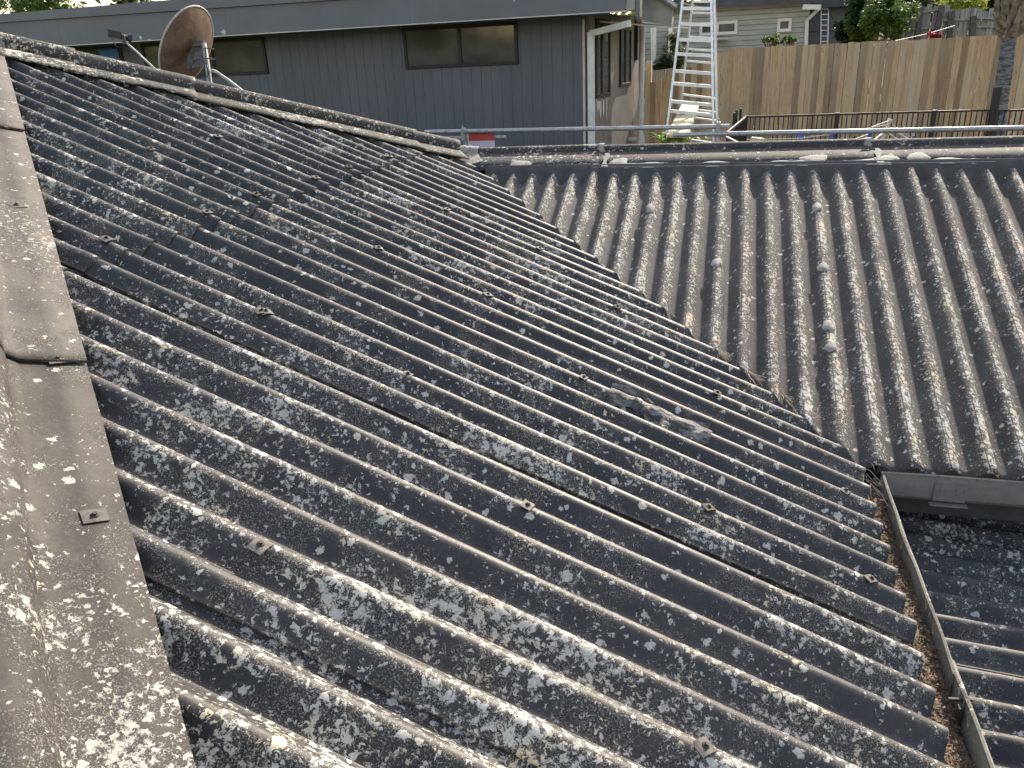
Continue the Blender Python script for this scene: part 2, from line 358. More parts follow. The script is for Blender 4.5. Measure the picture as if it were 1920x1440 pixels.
# wing ridge running right
cutsB = [.27, 1.235, 3.03, 4.83, 6.63]
for i in range(4):
    cap('ridge_cap', (0, YRI, ZR), (7, YRI, ZR), cutsB[i]-(.08 if i else 0), cutsB[i+1], nD, nB, M['capB'], house, uE=.286, uC=.044, Rr=.048, RZ=-.020, ARC=34, lift0=.006, lift1=.013, seed=60+i, wob=.0012)
    bb = cutsB[i+1]
    if i < 3:                                    # putty smeared over the joint
        m = MB(); pts = []
        for q in range(-2, 19):
            th = R(-6)+(math.pi*.62)*q/18
            wdt = .022+.008*math.sin(q*1.7+i)
            c = Vector((bb+.006*math.sin(q*.9), YRI-(.0535)*math.cos(th), ZR-.020+.013+.0545*math.sin(th)))
            pts.append((c-Vector((wdt, 0, 0)), c+Vector((wdt, 0, 0))))
        vs = [p for a in pts for p in a]
        m.add(vs, [(2*k, 2*k+1, 2*k+3, 2*k+2) for k in range(len(pts)-1)], 0, True)
        x_ = bb+.05; row = []
        for q in range(7):
            yy = YRI-.284*.9259+.175*q/6; hh = .022+.002*math.sin(q)
            row += [fB(x_-.016-.006*math.sin(q*2), yy)+nB*hh, fB(x_+.018+.01*math.cos(q*1.4), yy)+nB*hh]
        # keep the flange strip on the flange surface
        row = [v for v in row]
        m.add([Vector((v.x, v.y, T*(v.y-CC)+.026)) for v in row], [(2*k, 2*k+1, 2*k+3, 2*k+2) for k in range(6)], 0, True)
        m.build('joint_putty', M['putty'], house)
# putty blobs on the wing flange, and the putty line at its foot
def blob(cx, cy, rx, ry, hgt, fz, mat, seed, name='putty_patch', n_=None):
    r = random.Random(seed); ph = [r.uniform(0, 6.28) for _ in range(4)]; vs = [fz(cx, cy, hgt)]; K = 28
    for ring, (q, hh) in enumerate(((.45, .95), (.8, .7), (1.0, .05))):
        for k in range(K):
            a = 2*math.pi*k/K; e = 1+(.12*math.sin(2*a+ph[0])+.1*math.sin(3*a+ph[1])+.07*math.sin(5*a+ph[2])+.05*math.sin(9*a+ph[3]))*q
            vs.append(fz(cx+rx*q*e*math.cos(a), cy+ry*q*e*math.sin(a), hgt*hh))
    fs = [(0, 1+k, 1+(k+1) % K) for k in range(K)]
    for rg in range(2):
        b = 1+rg*K; fs += [(b+k, b+K+k, b+K+(k+1) % K, b+(k+1) % K) for k in range(K)]
    return MB().add(vs, fs, 0, True).build(name, mat, house)
zF = lambda x, y, h: Vector((x, y, T*(y-CC)+.017+h))
for i, (px, py, rx) in enumerate(((1160, 305, .07), (1527, 298, .085), (1660, 300, .08), (1722, 294, .06), (975, 308, .07))):
    q = plane_hit(px, py, nB, Vector((0, YRI, ZR+.017))); blob(q.x, q.y, rx, .055, .009, zF, M['putty'], i)
m = MB(); vs = []; xs = rng(1.2, 3.75, .02); r = random.Random(5)
for k, x in enumerate(xs):
    wv = .030+.012*math.sin(x*13)+.006*math.sin(x*31+1)+r.uniform(-.002, .002); ye = YRI-.286/SQ-.002
    vs += [Vector((x, ye+.003+max(wv, .002)*1.1, T*(ye+.003+wv-CC)+.0225)), Vector((x, ye-.006, T*(ye-CC)+.020)), Vector((x, ye-.012, T*(ye-CC)+.004+wv*.2))]
m.add(vs, [(3*k, 3*k+1, 3*k+4, 3*k+3) for k in range(len(xs)-1)]+[(3*k+1, 3*k+2, 3*k+5, 3*k+4) for k in range(len(xs)-1)], 0, True)
m.build('putty_line', simple('pale_sealant', (.34, .34, .32), .7, var=.25, scale=30), house)
# scalloped flashing from the flange down into the corrugations
m = MB(); vs = []; xs = rng(.42, 6.5, P/22)
for x in xs:
    pr = -AMP*(1-math.cos(2*math.pi*(x-XB)/P)); dip = pr*.85+.004
    ye = YRI-.286/SQ
    for (yy, hh) in ((ye+.03, .026), (ye-.002, .020), (ye-.018, .010+dip*.12), (ye-.030, .006+dip*.4), (ye-.038+dip*.7, dip*.8), (ye-.044+dip*1.3, pr-.001)):
        vs.append(fB(x, yy)+nB*hh)
m.add(vs, [(6*i+j, 6*i+j+1, 6*i+j+7, 6*i+j+6) for i in range(len(xs)-1) for j in range(5)], 0, True)
m.build('scalloped_flashing', M['flash'], house)
# putty skirt where hip meets wing ridge
m = MB(); vs = []; K = 22; Q = 9; XH = YRI-EH
for i in range(K+1):
    a = i/K; x = XH-.07+.24*a; t_ = max(0, XH-x)
    for j in range(Q+1):
        th = R(-4)+R(130)*j/Q; rr = .066-.006*abs(a-.5)*2+.002*math.sin(i*1.3+j)
        vs.append(Vector((x, YRI-t_-rr*math.cos(th), ZR+T*t_-.008-.012*a+rr*math.sin(th))))
m.add(vs, [(i*(Q+1)+j, (i+1)*(Q+1)+j, (i+1)*(Q+1)+j+1, i*(Q+1)+j+1) for i in range(K) for j in range(Q)], 0, True)
vs = []
for i in range(13):
    a = i/12
    for k, yy in enumerate((YRI-.055, YRI-.12, YRI-.21+.06*a*a)):
        x = XH-.03+(.10+.10*k)*(a-.15*k); x = XH-.02+.10*k*.6+a*(.20-.03*k)
        vs.append(fB(x, yy)+nB*(.022-.004*abs(a-.5)+.003*math.sin(3*i+k)))
m.add(vs, [(3*i+j, 3*i+j+1, 3*i+j+4, 3*i+j+3) for i in range(12) for j in range(2)], 0, True)
m.build('corner_putty', M['putty'], house)
# fixings: square washer with a bolt, on crests
def fixing(p, n, rot=.0, s=.034, kind=0, mat=None, bent=0.0):
    n = Vector(n); X = n.orthogonal().normalized(); X = Matrix.Rotation(rot, 3, n) @ X; Y = n.cross(X); m = MB(); p = Vector(p)
    K = 6; vs = []
    for lay in (0, 1):
        for i in range(K+1):
            for j in range(K+1):
                a = (i/K-.5)*2; b = (j/K-.5)*2
                vs.append(p+X*(a*s)+Y*(b*s*.8)+n*(.006-bent*(a*a)*s-lay*.0025))
    f = []
    for i in range(K):
        for j in range(K):
            a = i*(K+1)+j; o = (K+1)**2; f += [(a, a+K+1, a+K+2, a+1), (a+o, a+1+o, a+K+2+o, a+K+1+o)]
    o = (K+1)**2
    ring = [i for i in range(K+1)]+[(K+1)*i+K for i in range(1, K+1)]+[(K+1)*K+i for i in range(K-1, -1, -1)]+[(K+1)*i for i in range(K-1, 0, -1)]
    for k in range(len(ring)): a, b = ring[k], ring[(k+1) % len(ring)]; f.append((a, a+o, b+o, b))
    m.add(vs, f, 0, False)
    m.tube([p+n*.004, p+n*.007, p+n*.009], .01, 14, 1, rr=[.010, .009, .006])
    m.tube([p+n*.008, p+n*.014], .005, 6, 1)
    return m.build('fixing', [mat or M['washer'], M['bolt']], house)

r = random.Random(11); nfix = 0
for xr, ks in ((-.60, (9, 13)), (-.045, (2, 6, 9, 13, 16, 20)), (.552, (2, 9, 16)), (1.08, (2, 9, 16, 23)), (1.60, (-8, -1, 6, 13)), (2.12, (-12, -5, 2, 9)), (2.645, (-12, -5, 2, 6))):
    for k in ks:
        mt_ = r.choice((None, None, M['rustw']))
        x = xr+r.uniform(-.012, .012); y = k*P+r.uniform(-.003, .003); lf = .012 if xr < 0 else .002
        fixing(fA(y, x)+nA*lf, nA, r.uniform(-.5, .5)+.4, r.uniform(.019, .025), bent=r.uniform(0, .30), mat=mt_)
fixing(fA(-.749, 1.108)+nA*.002, nA, .7, .025, bent=.2); fixing(fA(0.284, .539)+nA*.002, nA, .2, .024, bent=.2)
for (px, py, rt_) in ((177, 970, .15), (108, 676, .3), (31, 387, .5)):
    q = plane_hit(px, py, nA, nA*.022); fixing(q, nA, rt_, .026, bent=.03)
for (px, py) in ((1218, 390), (1530, 388), (1345, 492), (1543, 500), (1556, 610), (1560, 648)):
    q = plane_hit(px, py, nB, fB(0, 0)); q.x = XB+round((q.x-XB)/P)*P
    blob(q.x, q.y, .030, .042, .010, lambda x, y, h: fB(x, y)+nB*(h-.0-min(.047, (abs(x-q.x)/.034)**2*.010)), M['putty'], int(px), 'putty_dab')
# torn tape patch
m = MB(); vs = []; K = 30; Q = 16; r = random.Random(2)
for i in range(K+1):
    a = i/K; x = 1.70+.40*a+.02*math.sin(9*a)
    for j in range(Q+1):
        b = j/Q; y = (6.75-1.15*b+.10*math.sin(7*a))*P; 
        tp = min(1, 5*a, 5*(1-a))
        pr = -AMP*(1-math.cos(2*math.pi*y/P))
        crk = .0035*math.sin(26*a+11*b)+.0025*math.sin(44*b+13*a)
        vs.append(fA(y, x)+nA*(pr+.010+crk*tp+ .010*(b > .75)*math.sin(30*a+2)*tp))
m.add(vs, [(i*(Q+1)+j, (i+1)*(Q+1)+j, (i+1)*(Q+1)+j+1, i*(Q+1)+j+1) for i in range(K) for j in range(Q)], 0, True)
tp = NT('crinkled_grey_tape'); tn = tp.noise(12, 6, .7, tp.vscale(tp.pos, (1, 4, 2)))
tape = tp.done(tp.mix(tp.ramp(tn, .42, .62), (.05, .05, .05), (.24, .24, .225)), .5, 0, .5, tp.bump(tp.noise(18, 5, .7, tp.vscale(tp.pos, (1, 5, 3)), dist=1.5), 1, .012))
m.build('torn_tape_patch', tape, house)
# valley tray below the cut edges, coloured near-black for the dark gap
m = MB(); vs = []
for i in range(41):
    y = YRI-(YRI-1.20)*i/40; x = CC-y; z = -T*x
    dperp = Vector((1, 1, 0)).normalized()
    for o_, h in ((-.22, .03), (-.05, -.075), (.06, -.085), (.22, .03)):
        vs.append(Vector((x, y, z-.062))+dperp*o_+Vector((0, 0, h*.6)))
m.add(vs, [(4*i+j, 4*i+j+1, 4*i+j+5, 4*i+j+4) for i in range(40) for j in range(3)])
m.build('valley_tray', M['black'], house)
# ---- gutters
def sweep(prof, pts, name, mat, parent, ax, upv=(0, 0, 1), wob=.0, close=False, seed=0):
    """profile (across, up) swept along pts; ax = across vector"""
    ax = Vector(ax); upv = Vector(upv); n = len(prof); vs = []; r = random.Random(seed); p1, p2 = r.uniform(0, 6), r.uniform(0, 6)
    for i, p in enumerate(pts):
        p = Vector(p); k = p.dot(ax.cross(upv)); o = wob*(math.sin(6*k+p1)+.5*math.sin(17*k+p2))
        vs += [p+ax*(a+o*(.3 if b < 0 else 1))+upv*(b+o*.6*(b > -.02)) for a, b in prof]
    N = len(pts); fs = [(i*n+j, i*n+(j+1) % n, (i+1)*n+(j+1) % n, (i+1)*n+j) for i in range(N-1) for j in range(n)]
    fs += [tuple(range(n))[::-1], tuple(range((N-1)*n, N*n))]
    return MB().add(vs, fs).build(name, mat, parent)
gz = -1.153
prof = [(-.125, -.03), (-.120, -.03), (-.112, -.118), (-.012, -.118), (-.006, -.105), (-.004, -.012), (-.006, .000), (-.0005, .004), (.006, -.001), (.004, -.013), (.003, -.108), (-.008, -.124), (-.117, -.124)]
for (ya, yb, dz, ou) in ((1.215, -.03, 0, 0), (.03, -2.2, .004, .006), (-2.15, -4.4, 0, 0)):
    pts = [(2.835+ou, y, gz+dz) for y in [ya+(yb-ya)*i/40 for i in range(41)]]
    g1 = sweep(prof, pts, 'gutter', M['gut'], house, (1, 0, 0), wob=.003, seed=int(ya*10))
prof2 = [(.125, -.03), (.120, -.03), (.112, -.118), (.012, -.118), (.006, -.105), (.004, -.012), (.006, .0), (0, .004), (-.006, -.001), (-.004, -.013), (-.003, -.108), (.008, -.124), (.117, -.124)]
n_ = NT('grey_gutter_paint'); gc = n_.mix(n_.ramp(n_.noise(9, 6, .7), .35, .7), (.16, .145, .14), (.23, .205, .195))
gpaint = n_.done(n_.mix(n_.ramp(n_.noise(45, 5, .7), .55, .68, 0, .5), gc, (.11, .10, .09)), .6, 0, .4, n_.bump(n_.noise(30, 4), .5, .002))
for (xa, xb_, dz) in ((2.835, 3.06, 0), (3.055, 7.0, .002)):
    pts = [(xa+(xb_-xa)*i/20, 1.200-(.002 if dz else 0), gz+.012+dz) for i in range(21)]
    g2 = sweep(prof2, pts, 'gutter', gpaint, house, (0, 1, 0), wob=.0015, seed=int(xa*10))
m = MB(); m.box((3.105, 1.1925, gz-.055), (.125, .004, .10)); m.box((3.105, 1.189, gz-.012), (.118, .006, .010)); m.box((3.105, 1.186, gz-.118), (.15, .03, .006))
for dx in (-.032, .03, .056): m.tube([(3.105+dx, 1.191, gz-.05), (3.105+dx, 1.184, gz-.05)], .008 if dx < .05 else .005, 10)
m.build('joint_bracket', gpaint, g2, bevel=.0015) if False else m.build('joint_bracket', gpaint, house, bevel=.0015)
MB().bar((2.80, 1.02, gz-.03), (2.845, 1.02, gz-.028), .006, .006).build('gutter_clip', M['bolt'], house)
MB().bar((2.80, -.115, gz-.02), (2.86, -.115, gz-.012), .008, .008).box((2.826, -.14, gz-.07), (.012, .02, .10)).build('gutter_clip', M['bolt'], house)
# walls below
wallm = simple('house_brick', (.20, .12, .08), .9, var=.2, scale=20)
m = MB(); m.box((-1.3, 1.55, -2.35), (7.3, 9.2, 2.1)); m.build('wall', wallm, house)
m = MB(); m.box((5.3, 4.0, -2.42), (5.9, 4.6, 1.96)); m.build('wall', wallm, house)
m = MB(); m.box((2.705, -1.6, -1.30), (.03, 5.6, .19)); m.box((5.0, 1.33, -1.30), (4.55, .03, .19)); m.build('fascia', M['flash'], house)
# ------------------------------------------------------------------ low roof past the gutter
low = thing('low_corrugated_roof', 'dark low-pitched corrugated roof with lichen just below the gutter, at the lower right', 'roof', (5, -.5, -3.4))
fC = lambda y, x: Vector((x, y, -1.478-.085*(x-3.0)))
nC = Vector((.085, 0, 1)).normalized()
for j in range(-6, 1):
    y0 = .983+(7*j-3.66)*P; y1 = min(y0+7.9*P, 1.72)
    def lift(y, x, y0=y0): return .014*max(0, 1-(y-y0)/(1.2*P))
    sheet('roof_sheet', M['roofC'], rng(y0, y1, NS), lambda y: 2.70, lambda y: 6.9, fC, nC, low, 40, lift, .983, 600+j)
m = MB(); m.box((6.8, -2.2, -2.63), (.1, 7.2, 1.55)); m.box((4.8, -5.5, -2.6), (3.9, .1, 1.6)); m.build('wall', wallm, low)
# ------------------------------------------------------------------ ground
g = NT('ground'); gg = g.mix(g.ramp(g.noise(.8, 6, .7), .4, .6), (.05, .075, .025), (.14, .115, .075)); gmat = g.done(gg, .95, normal=g.bump(g.noise(30, 5), .6, .02))
def gz_(x, y):
    a = min(1, max(0, (y-7.6)/1.0)); b = min(1, max(0, (y-13.0)/5)); e = min(1, max(0, (x-1.0)/2.0))
    rr_ = math.hypot(x, y-2); h_ = min(1, max(0, (rr_-24)/14)); h_ = h_*h_*(3-2*h_)  # added ring of hills to block the bright horizon
    return (-3.4+(1.55+.35*e)*a*(3-2*a)*a+1.0*b)*(1-h_)+h_*(2.3+.5*math.sin(x*.21)+.4*math.sin(y*.17+1))
m = MB(); xs = [-400, -120, -60]+list(range(-44, 45, 2))+[60, 120, 400]; ys = [-400, -100, -60, -44, -38, -32, -26]+[-20+k for k in range(0, 65)]+[60, 120, 500]
vs = [(x, y, gz_(x, y)) for x in xs for y in ys]; n2 = len(ys)
m.add(vs, [(i*n2+j, (i+1)*n2+j, (i+1)*n2+j+1, i*n2+j+1) for i in range(len(xs)-1) for j in range(n2-1)], 0, True)
tag(m.build('ground', gmat), kind='structure')
# ------------------------------------------------------------------ gutter litter
r = random.Random(21); m = MB()
n3 = NT('dry_leaf_litter'); o3 = n3.noise(140, 3, .8)
lit = n3.done(n3.mix(n3.ramp(o3, .35, .66), (.035, .025, .018), (.27, .20, .135)), .85)
def flake(m, p, s, r):
    a = r.uniform(0, 6.28); X = Vector((math.cos(a), math.sin(a), r.uniform(-.5, .5))).normalized(); Y = Vector((0, 0, 1)).cross(X).normalized()*r.uniform(.25, .7)+Vector((0, 0, r.uniform(-.3, .3)))
    p = Vector(p); m.add([p-X*s, p-Y*s*.6, p+X*s, p+Y*s*.6+Vector((0, 0, s*.2))], [(0, 1, 2, 3)])
xs = rng(2.718, 2.829, .022); ys = rng(-4.2, 1.19, .03); r2 = random.Random(1)
vs = [(x, y, gz-.078+.008*math.sin(y*7)+r2.uniform(-.006, .006)) for x in xs for y in ys]; n2 = len(ys)
m.add(vs, [(i*n2+j, (i+1)*n2+j, (i+1)*n2+j+1, i*n2+j+1) for i in range(len(xs)-1) for j in range(n2-1)], 0, False)
for i in range(9000):
    y = r.uniform(-2.6, 1.19); x = r.uniform(2.715, 2.828)
    flake(m, (x, y, gz-.073+.008*math.sin(y*7)+r.uniform(-.004, .016)), r.uniform(.003, .011), r)
tag(m.build('leaf_litter', lit), 'brown dry leaf litter filling the side gutter', 'leaf litter', kind='stuff')
# dry grass tufts caught along the valley
straw = simple('dry_straw', (.40, .33, .25), .8, var=.4, scale=40)
def tuft(px, py, n, L, label, seed, spread=.09):
    r = random.Random(seed); q = plane_hit(px, py, nA, (0, 0, 0)); m = MB()
    for i in range(n):
        s_ = r.uniform(-spread, spread); b = q+Vector((-s_, s_, T*s_)).normalized()*abs(s_)*(1 if s_ > 0 else -1)+Vector((.02, .02, -.03)); 
        sg = r.choice((1, 1, -1)); d = Vector((sg*.8+r.uniform(-.4, .5), -sg*.8+r.uniform(-.5, .4), -sg*.3+r.uniform(.0, .7))).normalized(); l = L*r.uniform(.4, 1); c = Vector((r.uniform(-.3, .3), r.uniform(-.3, .3), -.25))*l
        pts = [b+d*l*k/4+c*(k/4)**2 for k in range(5)]
        m.tube(pts, .0011, 4, 0, False)
    o = m.build('dry_grass_tuft', straw, None, q); return tag(o, label, 'dry grass', 'dry grass tufts in the valley')
tuft(1350, 660, 45, .12, 'small straw tuft in the roof valley, uppermost of the pale tufts', 1)
tuft(1412, 705, 50, .13, 'straw tuft with one curled stalk in the middle of the roof valley', 2)
tuft(1474, 748, 85, .15, 'largest, bushiest straw tuft in the roof valley', 3)
tuft(1262, 590, 14, .07, 'thin wisp of straw high in the roof valley', 5, .05)
dark = simple('dark_twig', (.10, .09, .075), .8, var=.5, scale=30)
r = random.Random(9); m = MB(); q = plane_hit(1638, 895, nA, (0, 0, 0))
for i in range(70):
    b = q+Vector((r.uniform(-.16, .0), r.uniform(-.06, .17), r.uniform(-.05, .01))); d = Vector((r.uniform(-.2, .6), r.uniform(-1, -.2), r.uniform(-.3, .15))).normalized(); l = r.uniform(.04, .15)
    m.tube([b, b+d*l*.5+Vector((0, 0, .012)), b+d*l], .0014, 4, 0, False)
tag(m.build('dry_stalk_clump', dark, None, q), 'clump of dark dry stalks where the valley meets the gutter corner', 'dry stalks')
# ------------------------------------------------------------------ leaves and trees
def leafmat(name, a, b, c, sc=3):
    n = NT(name); k = n.mix(n.ramp(n.noise(sc, 4, .7), .35, .65), a, b)
    k = n.mix(n.ramp(n.noise(37, 3, .8), .55, .7), k, c); n.b.inputs['Specular IOR Level'].default_value = .4
    m_ = n.done(k, .55)
    try:
        n.b.inputs['Transmission Weight'].default_value = 0
        tr = n.t.nodes.new('ShaderNodeBsdfTranslucent'); mx = n.t.nodes.new('ShaderNodeMixShader'); mx.inputs[0].default_value = .35
        n.t.links.new(k, tr.inputs[0]); n.t.links.new(n.b.outputs[0], mx.inputs[1]); n.t.links.new(tr.outputs[0], mx.inputs[2])
        n.t.links.new(mx.outputs[0], n.t.nodes['Material Output'].inputs[0])
    except Exception: pass
    return m_
LG = leafmat('leaf_mid_green', (.045, .09, .02), (.11, .19, .045), (.22, .30, .09))
LD = leafmat('leaf_dark_green', (.012, .028, .012), (.035, .07, .025), (.10, .17, .07))
LY = leafmat('leaf_yellow', (.20, .24, .03), (.42, .45, .08), (.5, .5, .12))
LL = leafmat('leaf_olive', (.05, .07, .022), (.12, .14, .045), (.22, .24, .10), .9)
BARK = simple('bark', (.14, .10, .07), .9, var=.4, scale=12, bump=.01, bscale=40)
def leafcloud(m, clumps, per, size, r, flat=.6):
    for (c, rad) in clumps:
        c = Vector(c)
        for i in range(per):
            d = Vector((r.gauss(0, 1), r.gauss(0, 1), r.gauss(0, 1))).normalized()*(r.random()**.45)
            p = c+Vector((d.x*rad, d.y*rad, d.z*rad*.8))
            X = Vector((r.gauss(0, 1), r.gauss(0, 1), r.gauss(0, .5))).normalized(); Y = X.cross(Vector((r.gauss(0, .6), r.gauss(0, .6), 1))).normalized()
            s = size*r.uniform(.6, 1.35)
            m.add([p-X*s, p-Y*s*.4+X*s*.1, p+X*s, p+Y*s*.4+X*s*.1], [(0, 1, 2, 3)])
def clumps_in(c, rx, ry, rz, n, rad, r):
    o = []
    for i in range(n):
        d = Vector((r.gauss(0, 1), r.gauss(0, 1), r.gauss(0, 1))).normalized()*(r.random()**.4)
        o.append((Vector(c)+Vector((d.x*rx, d.y*ry, d.z*rz)), rad*r.uniform(.55, 1.2)))
    return o
def tree(name, label, cat, base, top, crown, rx, ry, rz, n, rad, per, size, mat, seed, group=None):
    r = random.Random(seed); t = thing(name, label, cat, base, group); m = MB(); b = Vector(base); c = Vector(crown)
    m.tube([b, b.lerp(c, .5)+Vector((.1, 0, 0)), c], .1, 8, rr=[.16, .12, .05])
    cl = clumps_in(crown, rx, ry, rz, n, rad, r)
    for (p, q) in cl[:8]: m.tube([b.lerp(c, .55), b.lerp(c, .55).lerp(p, .6)+Vector((0, 0, .1)), p], .03, 6, rr=[.05, .03, .012])
    m.build('trunk', BARK, t); l = MB(); leafcloud(l, cl, per, size, r); l.build('crown', mat, t); return t
# ------------------------------------------------------------------ dark grey neighbouring house
PH = R(0.0); ex = Vector((math.cos(PH), math.sin(PH), 0)); ey = Vector((math.sin(R(8.5)), math.cos(R(8.5)), 0)); ez = Vector((0, 0, 1)); AX = (ex, ey, ez)
HC = at(1100, 150, 9.6); HC.z = 0
def hf(px, py, off=0.0):                         # pixel onto the facade plane moved by off (towards us is negative): local (u, z)
    q = plane_hit(px, py, (0, 1, 0), HC+ey*off); return q.x-HC.x-ey.x*off, q.z
def hs(px, py, off=0.0):                         # pixel onto the side wall plane: local (v, z)
    q = plane_hit(px, py, (ey.y, -ey.x, 0), HC+ex*off); return (q-HC).dot(ey), q.z
def HP(u, v, z): return HC+ex*u+ey*v+ez*z
nb = thing('weatherboard_neighbour_house' if 0 else 'panelled_house', 'single-storey house with dark grey panelled wall and deep grey fascia, behind the hip ridge', 'house', HP(-3, 2, -1.9))
n = NT('dark_grey_panel'); ux = n.dot(n.pos, ex); vy = n.dot(n.pos, ey)
def grooves(n, co_, sp, wd, jit=.0):
    x = n.math('DIVIDE', co_, sp); fr = n.math('FRACT', n.math('ADD', x, 1000.0)); return n.ramp(n.math('ABSOLUTE', n.math('SUBTRACT', fr, .5)), .5-wd/sp, .5-wd/sp*.4)
gv = grooves(n, ux, .149, .006)
cc_ = n.mix(n.ramp(n.noise(1.6, 6, .7, n.vscale(n.pos, (1, 1, .3))), .3, .7), (.080, .086, .104), (.102, .109, .126))
cc_ = n.mix(n.math('MULTIPLY', gv, n.ramp(n.noise(2.5, 3), .3, .7, .25, .9)), cc_, (.025, .028, .032)); DG = n.done(cc_, .6, normal=n.bump(n.math('ADD', n.noise(60, 4), n.math('MULTIPLY', gv, -3.0)), .5, .002))
n = NT('warm_grey_panel'); gv = grooves(n, n.dot(n.pos, ey), .149, .006)
WG = n.done(n.mix(n.math('MULTIPLY', gv, .5), n.mix(n.ramp(n.noise(3, 6), .3, .7), (.17, .16, .15), (.22, .21, .195)), (.06, .056, .052)), .65, normal=n.bump(n.noise(60, 4), .5, .002))
FG = simple('grey_fascia_paint', (.105, .113, .132), .5, var=.10, scale=1.5)
CEM = simple('weathered_grey_panel', (.24, .24, .23), .8, var=.3, scale=3)
WHITE = simple('white_paint', (.62, .62, .60), .5, var=.10, scale=5)
CREAM = simple('cream_paint', (.50, .48, .42), .7, var=.15, scale=5)
FRAME = simple('black_window_frame', (.009, .009, .009), .6, 0, var=.2)
def glass(name, c=(.040, .042, .037), rough=.06):
    n = NT(name); k = n.mix(n.ramp(n.noise(2.2, 3, .5), .35, .65), c, tuple(x*1.8 for x in c)); return n.done(k, rough, 0, .5)
GL = glass('dark_window_glass')
zt = hf(1098, 35)[1]; uL = -9.5
D_END = hs(1199, 150)[0]
m = MB(); m.box(HP(uL/2-.03, .1, (zt+.1-3.3)/2), (-uL-.06, .2, zt+.1+3.3), AX); m.build('front_wall', DG, nb)
m = MB(); m.box(HP(-.1+.0, (D_END+.2)/2, (zt+.1-3.3)/2), (.195, D_END-.2, zt+.1+3.3), AX); m.build('side_wall', WG, nb)
m = MB(); m.box(HP(uL/2, D_END+.1, (zt-3.3)/2), (-uL, .2, zt+3.3), AX); m.box(HP(uL, D_END/2, (zt-3.3)/2), (.2, D_END, zt+3.3), AX); m.build('rear_wall', WG, nb)
OH = -.62
uF1, zF1 = hf(1172, 27, OH); zF0 = hf(230, 73, OH)[1]; zfb = (zF1+zF0)/2
p_l = hf(0, 43, OH); p_r = hf(640, 0, OH); sl_ = (p_r[1]-p_l[1])/(p_r[0]-p_l[0]); t_l = hf(0, 27, OH); t_r = hf(320, 0, OH); sl2 = (t_r[1]-t_l[1])/(t_r[0]-t_l[0])
def ztop(u): return p_l[1]+sl_*(u-p_l[0])
def ztop2(u): return t_l[1]+sl2*(u-t_l[0])
seams = [uL-.3]+[hf(a, 40, OH)[0] for a in (106, 424, 769)]+[uF1]
for i in range(4):
    a, b = seams[i]+.0015, seams[i+1]-.0015
    MB().prism([HP(a, OH, zfb), HP(b, OH, zfb), HP(b, OH, ztop(b)), HP(a, OH, ztop(a))], ey*.03).build('fascia', FG, nb)
a, b = uL-.3, uF1+.03
MB().prism([HP(a, OH-.04, ztop(a)+.004), HP(b, OH-.04, ztop(b)+.004), HP(b, OH-.04, ztop2(b)), HP(a, OH-.04, ztop2(a))], ey*.10).build('barge_cap', FG, nb)
m = MB(); m.add([HP(a, OH+.06, ztop2(a)-.02), HP(b, OH+.06, ztop2(b)-.02), HP(b, D_END+.5, ztop2(b)-.3), HP(a, D_END+.5, ztop2(a)-.3)], [(0, 1, 2, 3)]); m.build('roof', M['zinc'], nb)
m = MB(); m.box(HP((a+b)/2, (OH+.03)/2, zfb+.030), (b-a, -OH-.03, .02), AX); m.box(HP((a+b)/2, OH+.0, zfb-.004), (b-a, .05, .012), AX); m.build('soffit', CREAM, nb)
m = MB(); m.box(HP(uF1/2, .06, zfb+.045), (uF1-.1, .78, .015), AX); m.build('soffit', CREAM, nb)
# peeling flakes on the fascia
for (px, py, s_) in ((420, 60, .045), (264, 71, .03), (500, 61, .012), (964, 2, .012), (1063, 33, .01), (280, 76, .03)):
    u, z = hf(px, py, OH); r = random.Random(px); K = 9
    MB().prism([HP(u+s_*r.uniform(.6, 1.2)*math.cos(2*math.pi*k/K), OH-.003, max(z+s_*.8*r.uniform(.6, 1.2)*math.sin(2*math.pi*k/K), zfb)) for k in range(K)], ey*.002).build('peeled_paint', CREAM, nb)
def window(o, pane_us, u0, u1, z0, z1, P0, X, Nn, fr=.045, gl=GL, fm=FRAME, dep=.03, sill=None):
    """framed window; P0(u,z) gives a point on the wall, X along it, Nn towards the viewer"""
    m = MB(); axs = (X, Nn, ez); cz = (z0+z1)/2
    for zz in (z0+fr/2, z1-fr/2): m.box(P0((u0+u1)/2, zz)+Nn*dep*.5, (u1-u0, dep, fr), axs)
    us = [u0+fr/2]+list(pane_us)+[u1-fr/2]
    for u in us: m.box(P0(u, cz)+Nn*dep*.5, (fr, dep-.002, z1-z0-2*fr), axs)
    f = m.build('window', fm, o, bevel=.003)
    for a, b in zip(us[:-1], us[1:]): MB().box(P0((a+b)/2, cz)+Nn*dep*.25, (b-a-fr, .006, z1-z0-2*fr), axs).build('pane', gl, f)
    return f
PF = lambda u, z: HP(u, 0, z)
u0, z1 = hf(755, 52); u1, z0 = hf(973, 122); z1 = min(hf(970, 40)[1], zfb+.05); um = hf(863, 85)[0]; z0 = (hf(762, 128)[1]+z0)/2
window(nb, [um], u0, u1, z0, z1, PF, ex, -ey)
if 1:                                            # the second window and its neighbour panes, part hidden by the dish
    a = hf(399, 100)[0]; b = hf(505, 138)[0]; zb = hf(505, 138)[1]
    window(nb, [a], a-1.25, b, zb, z1, PF, ex, -ey)
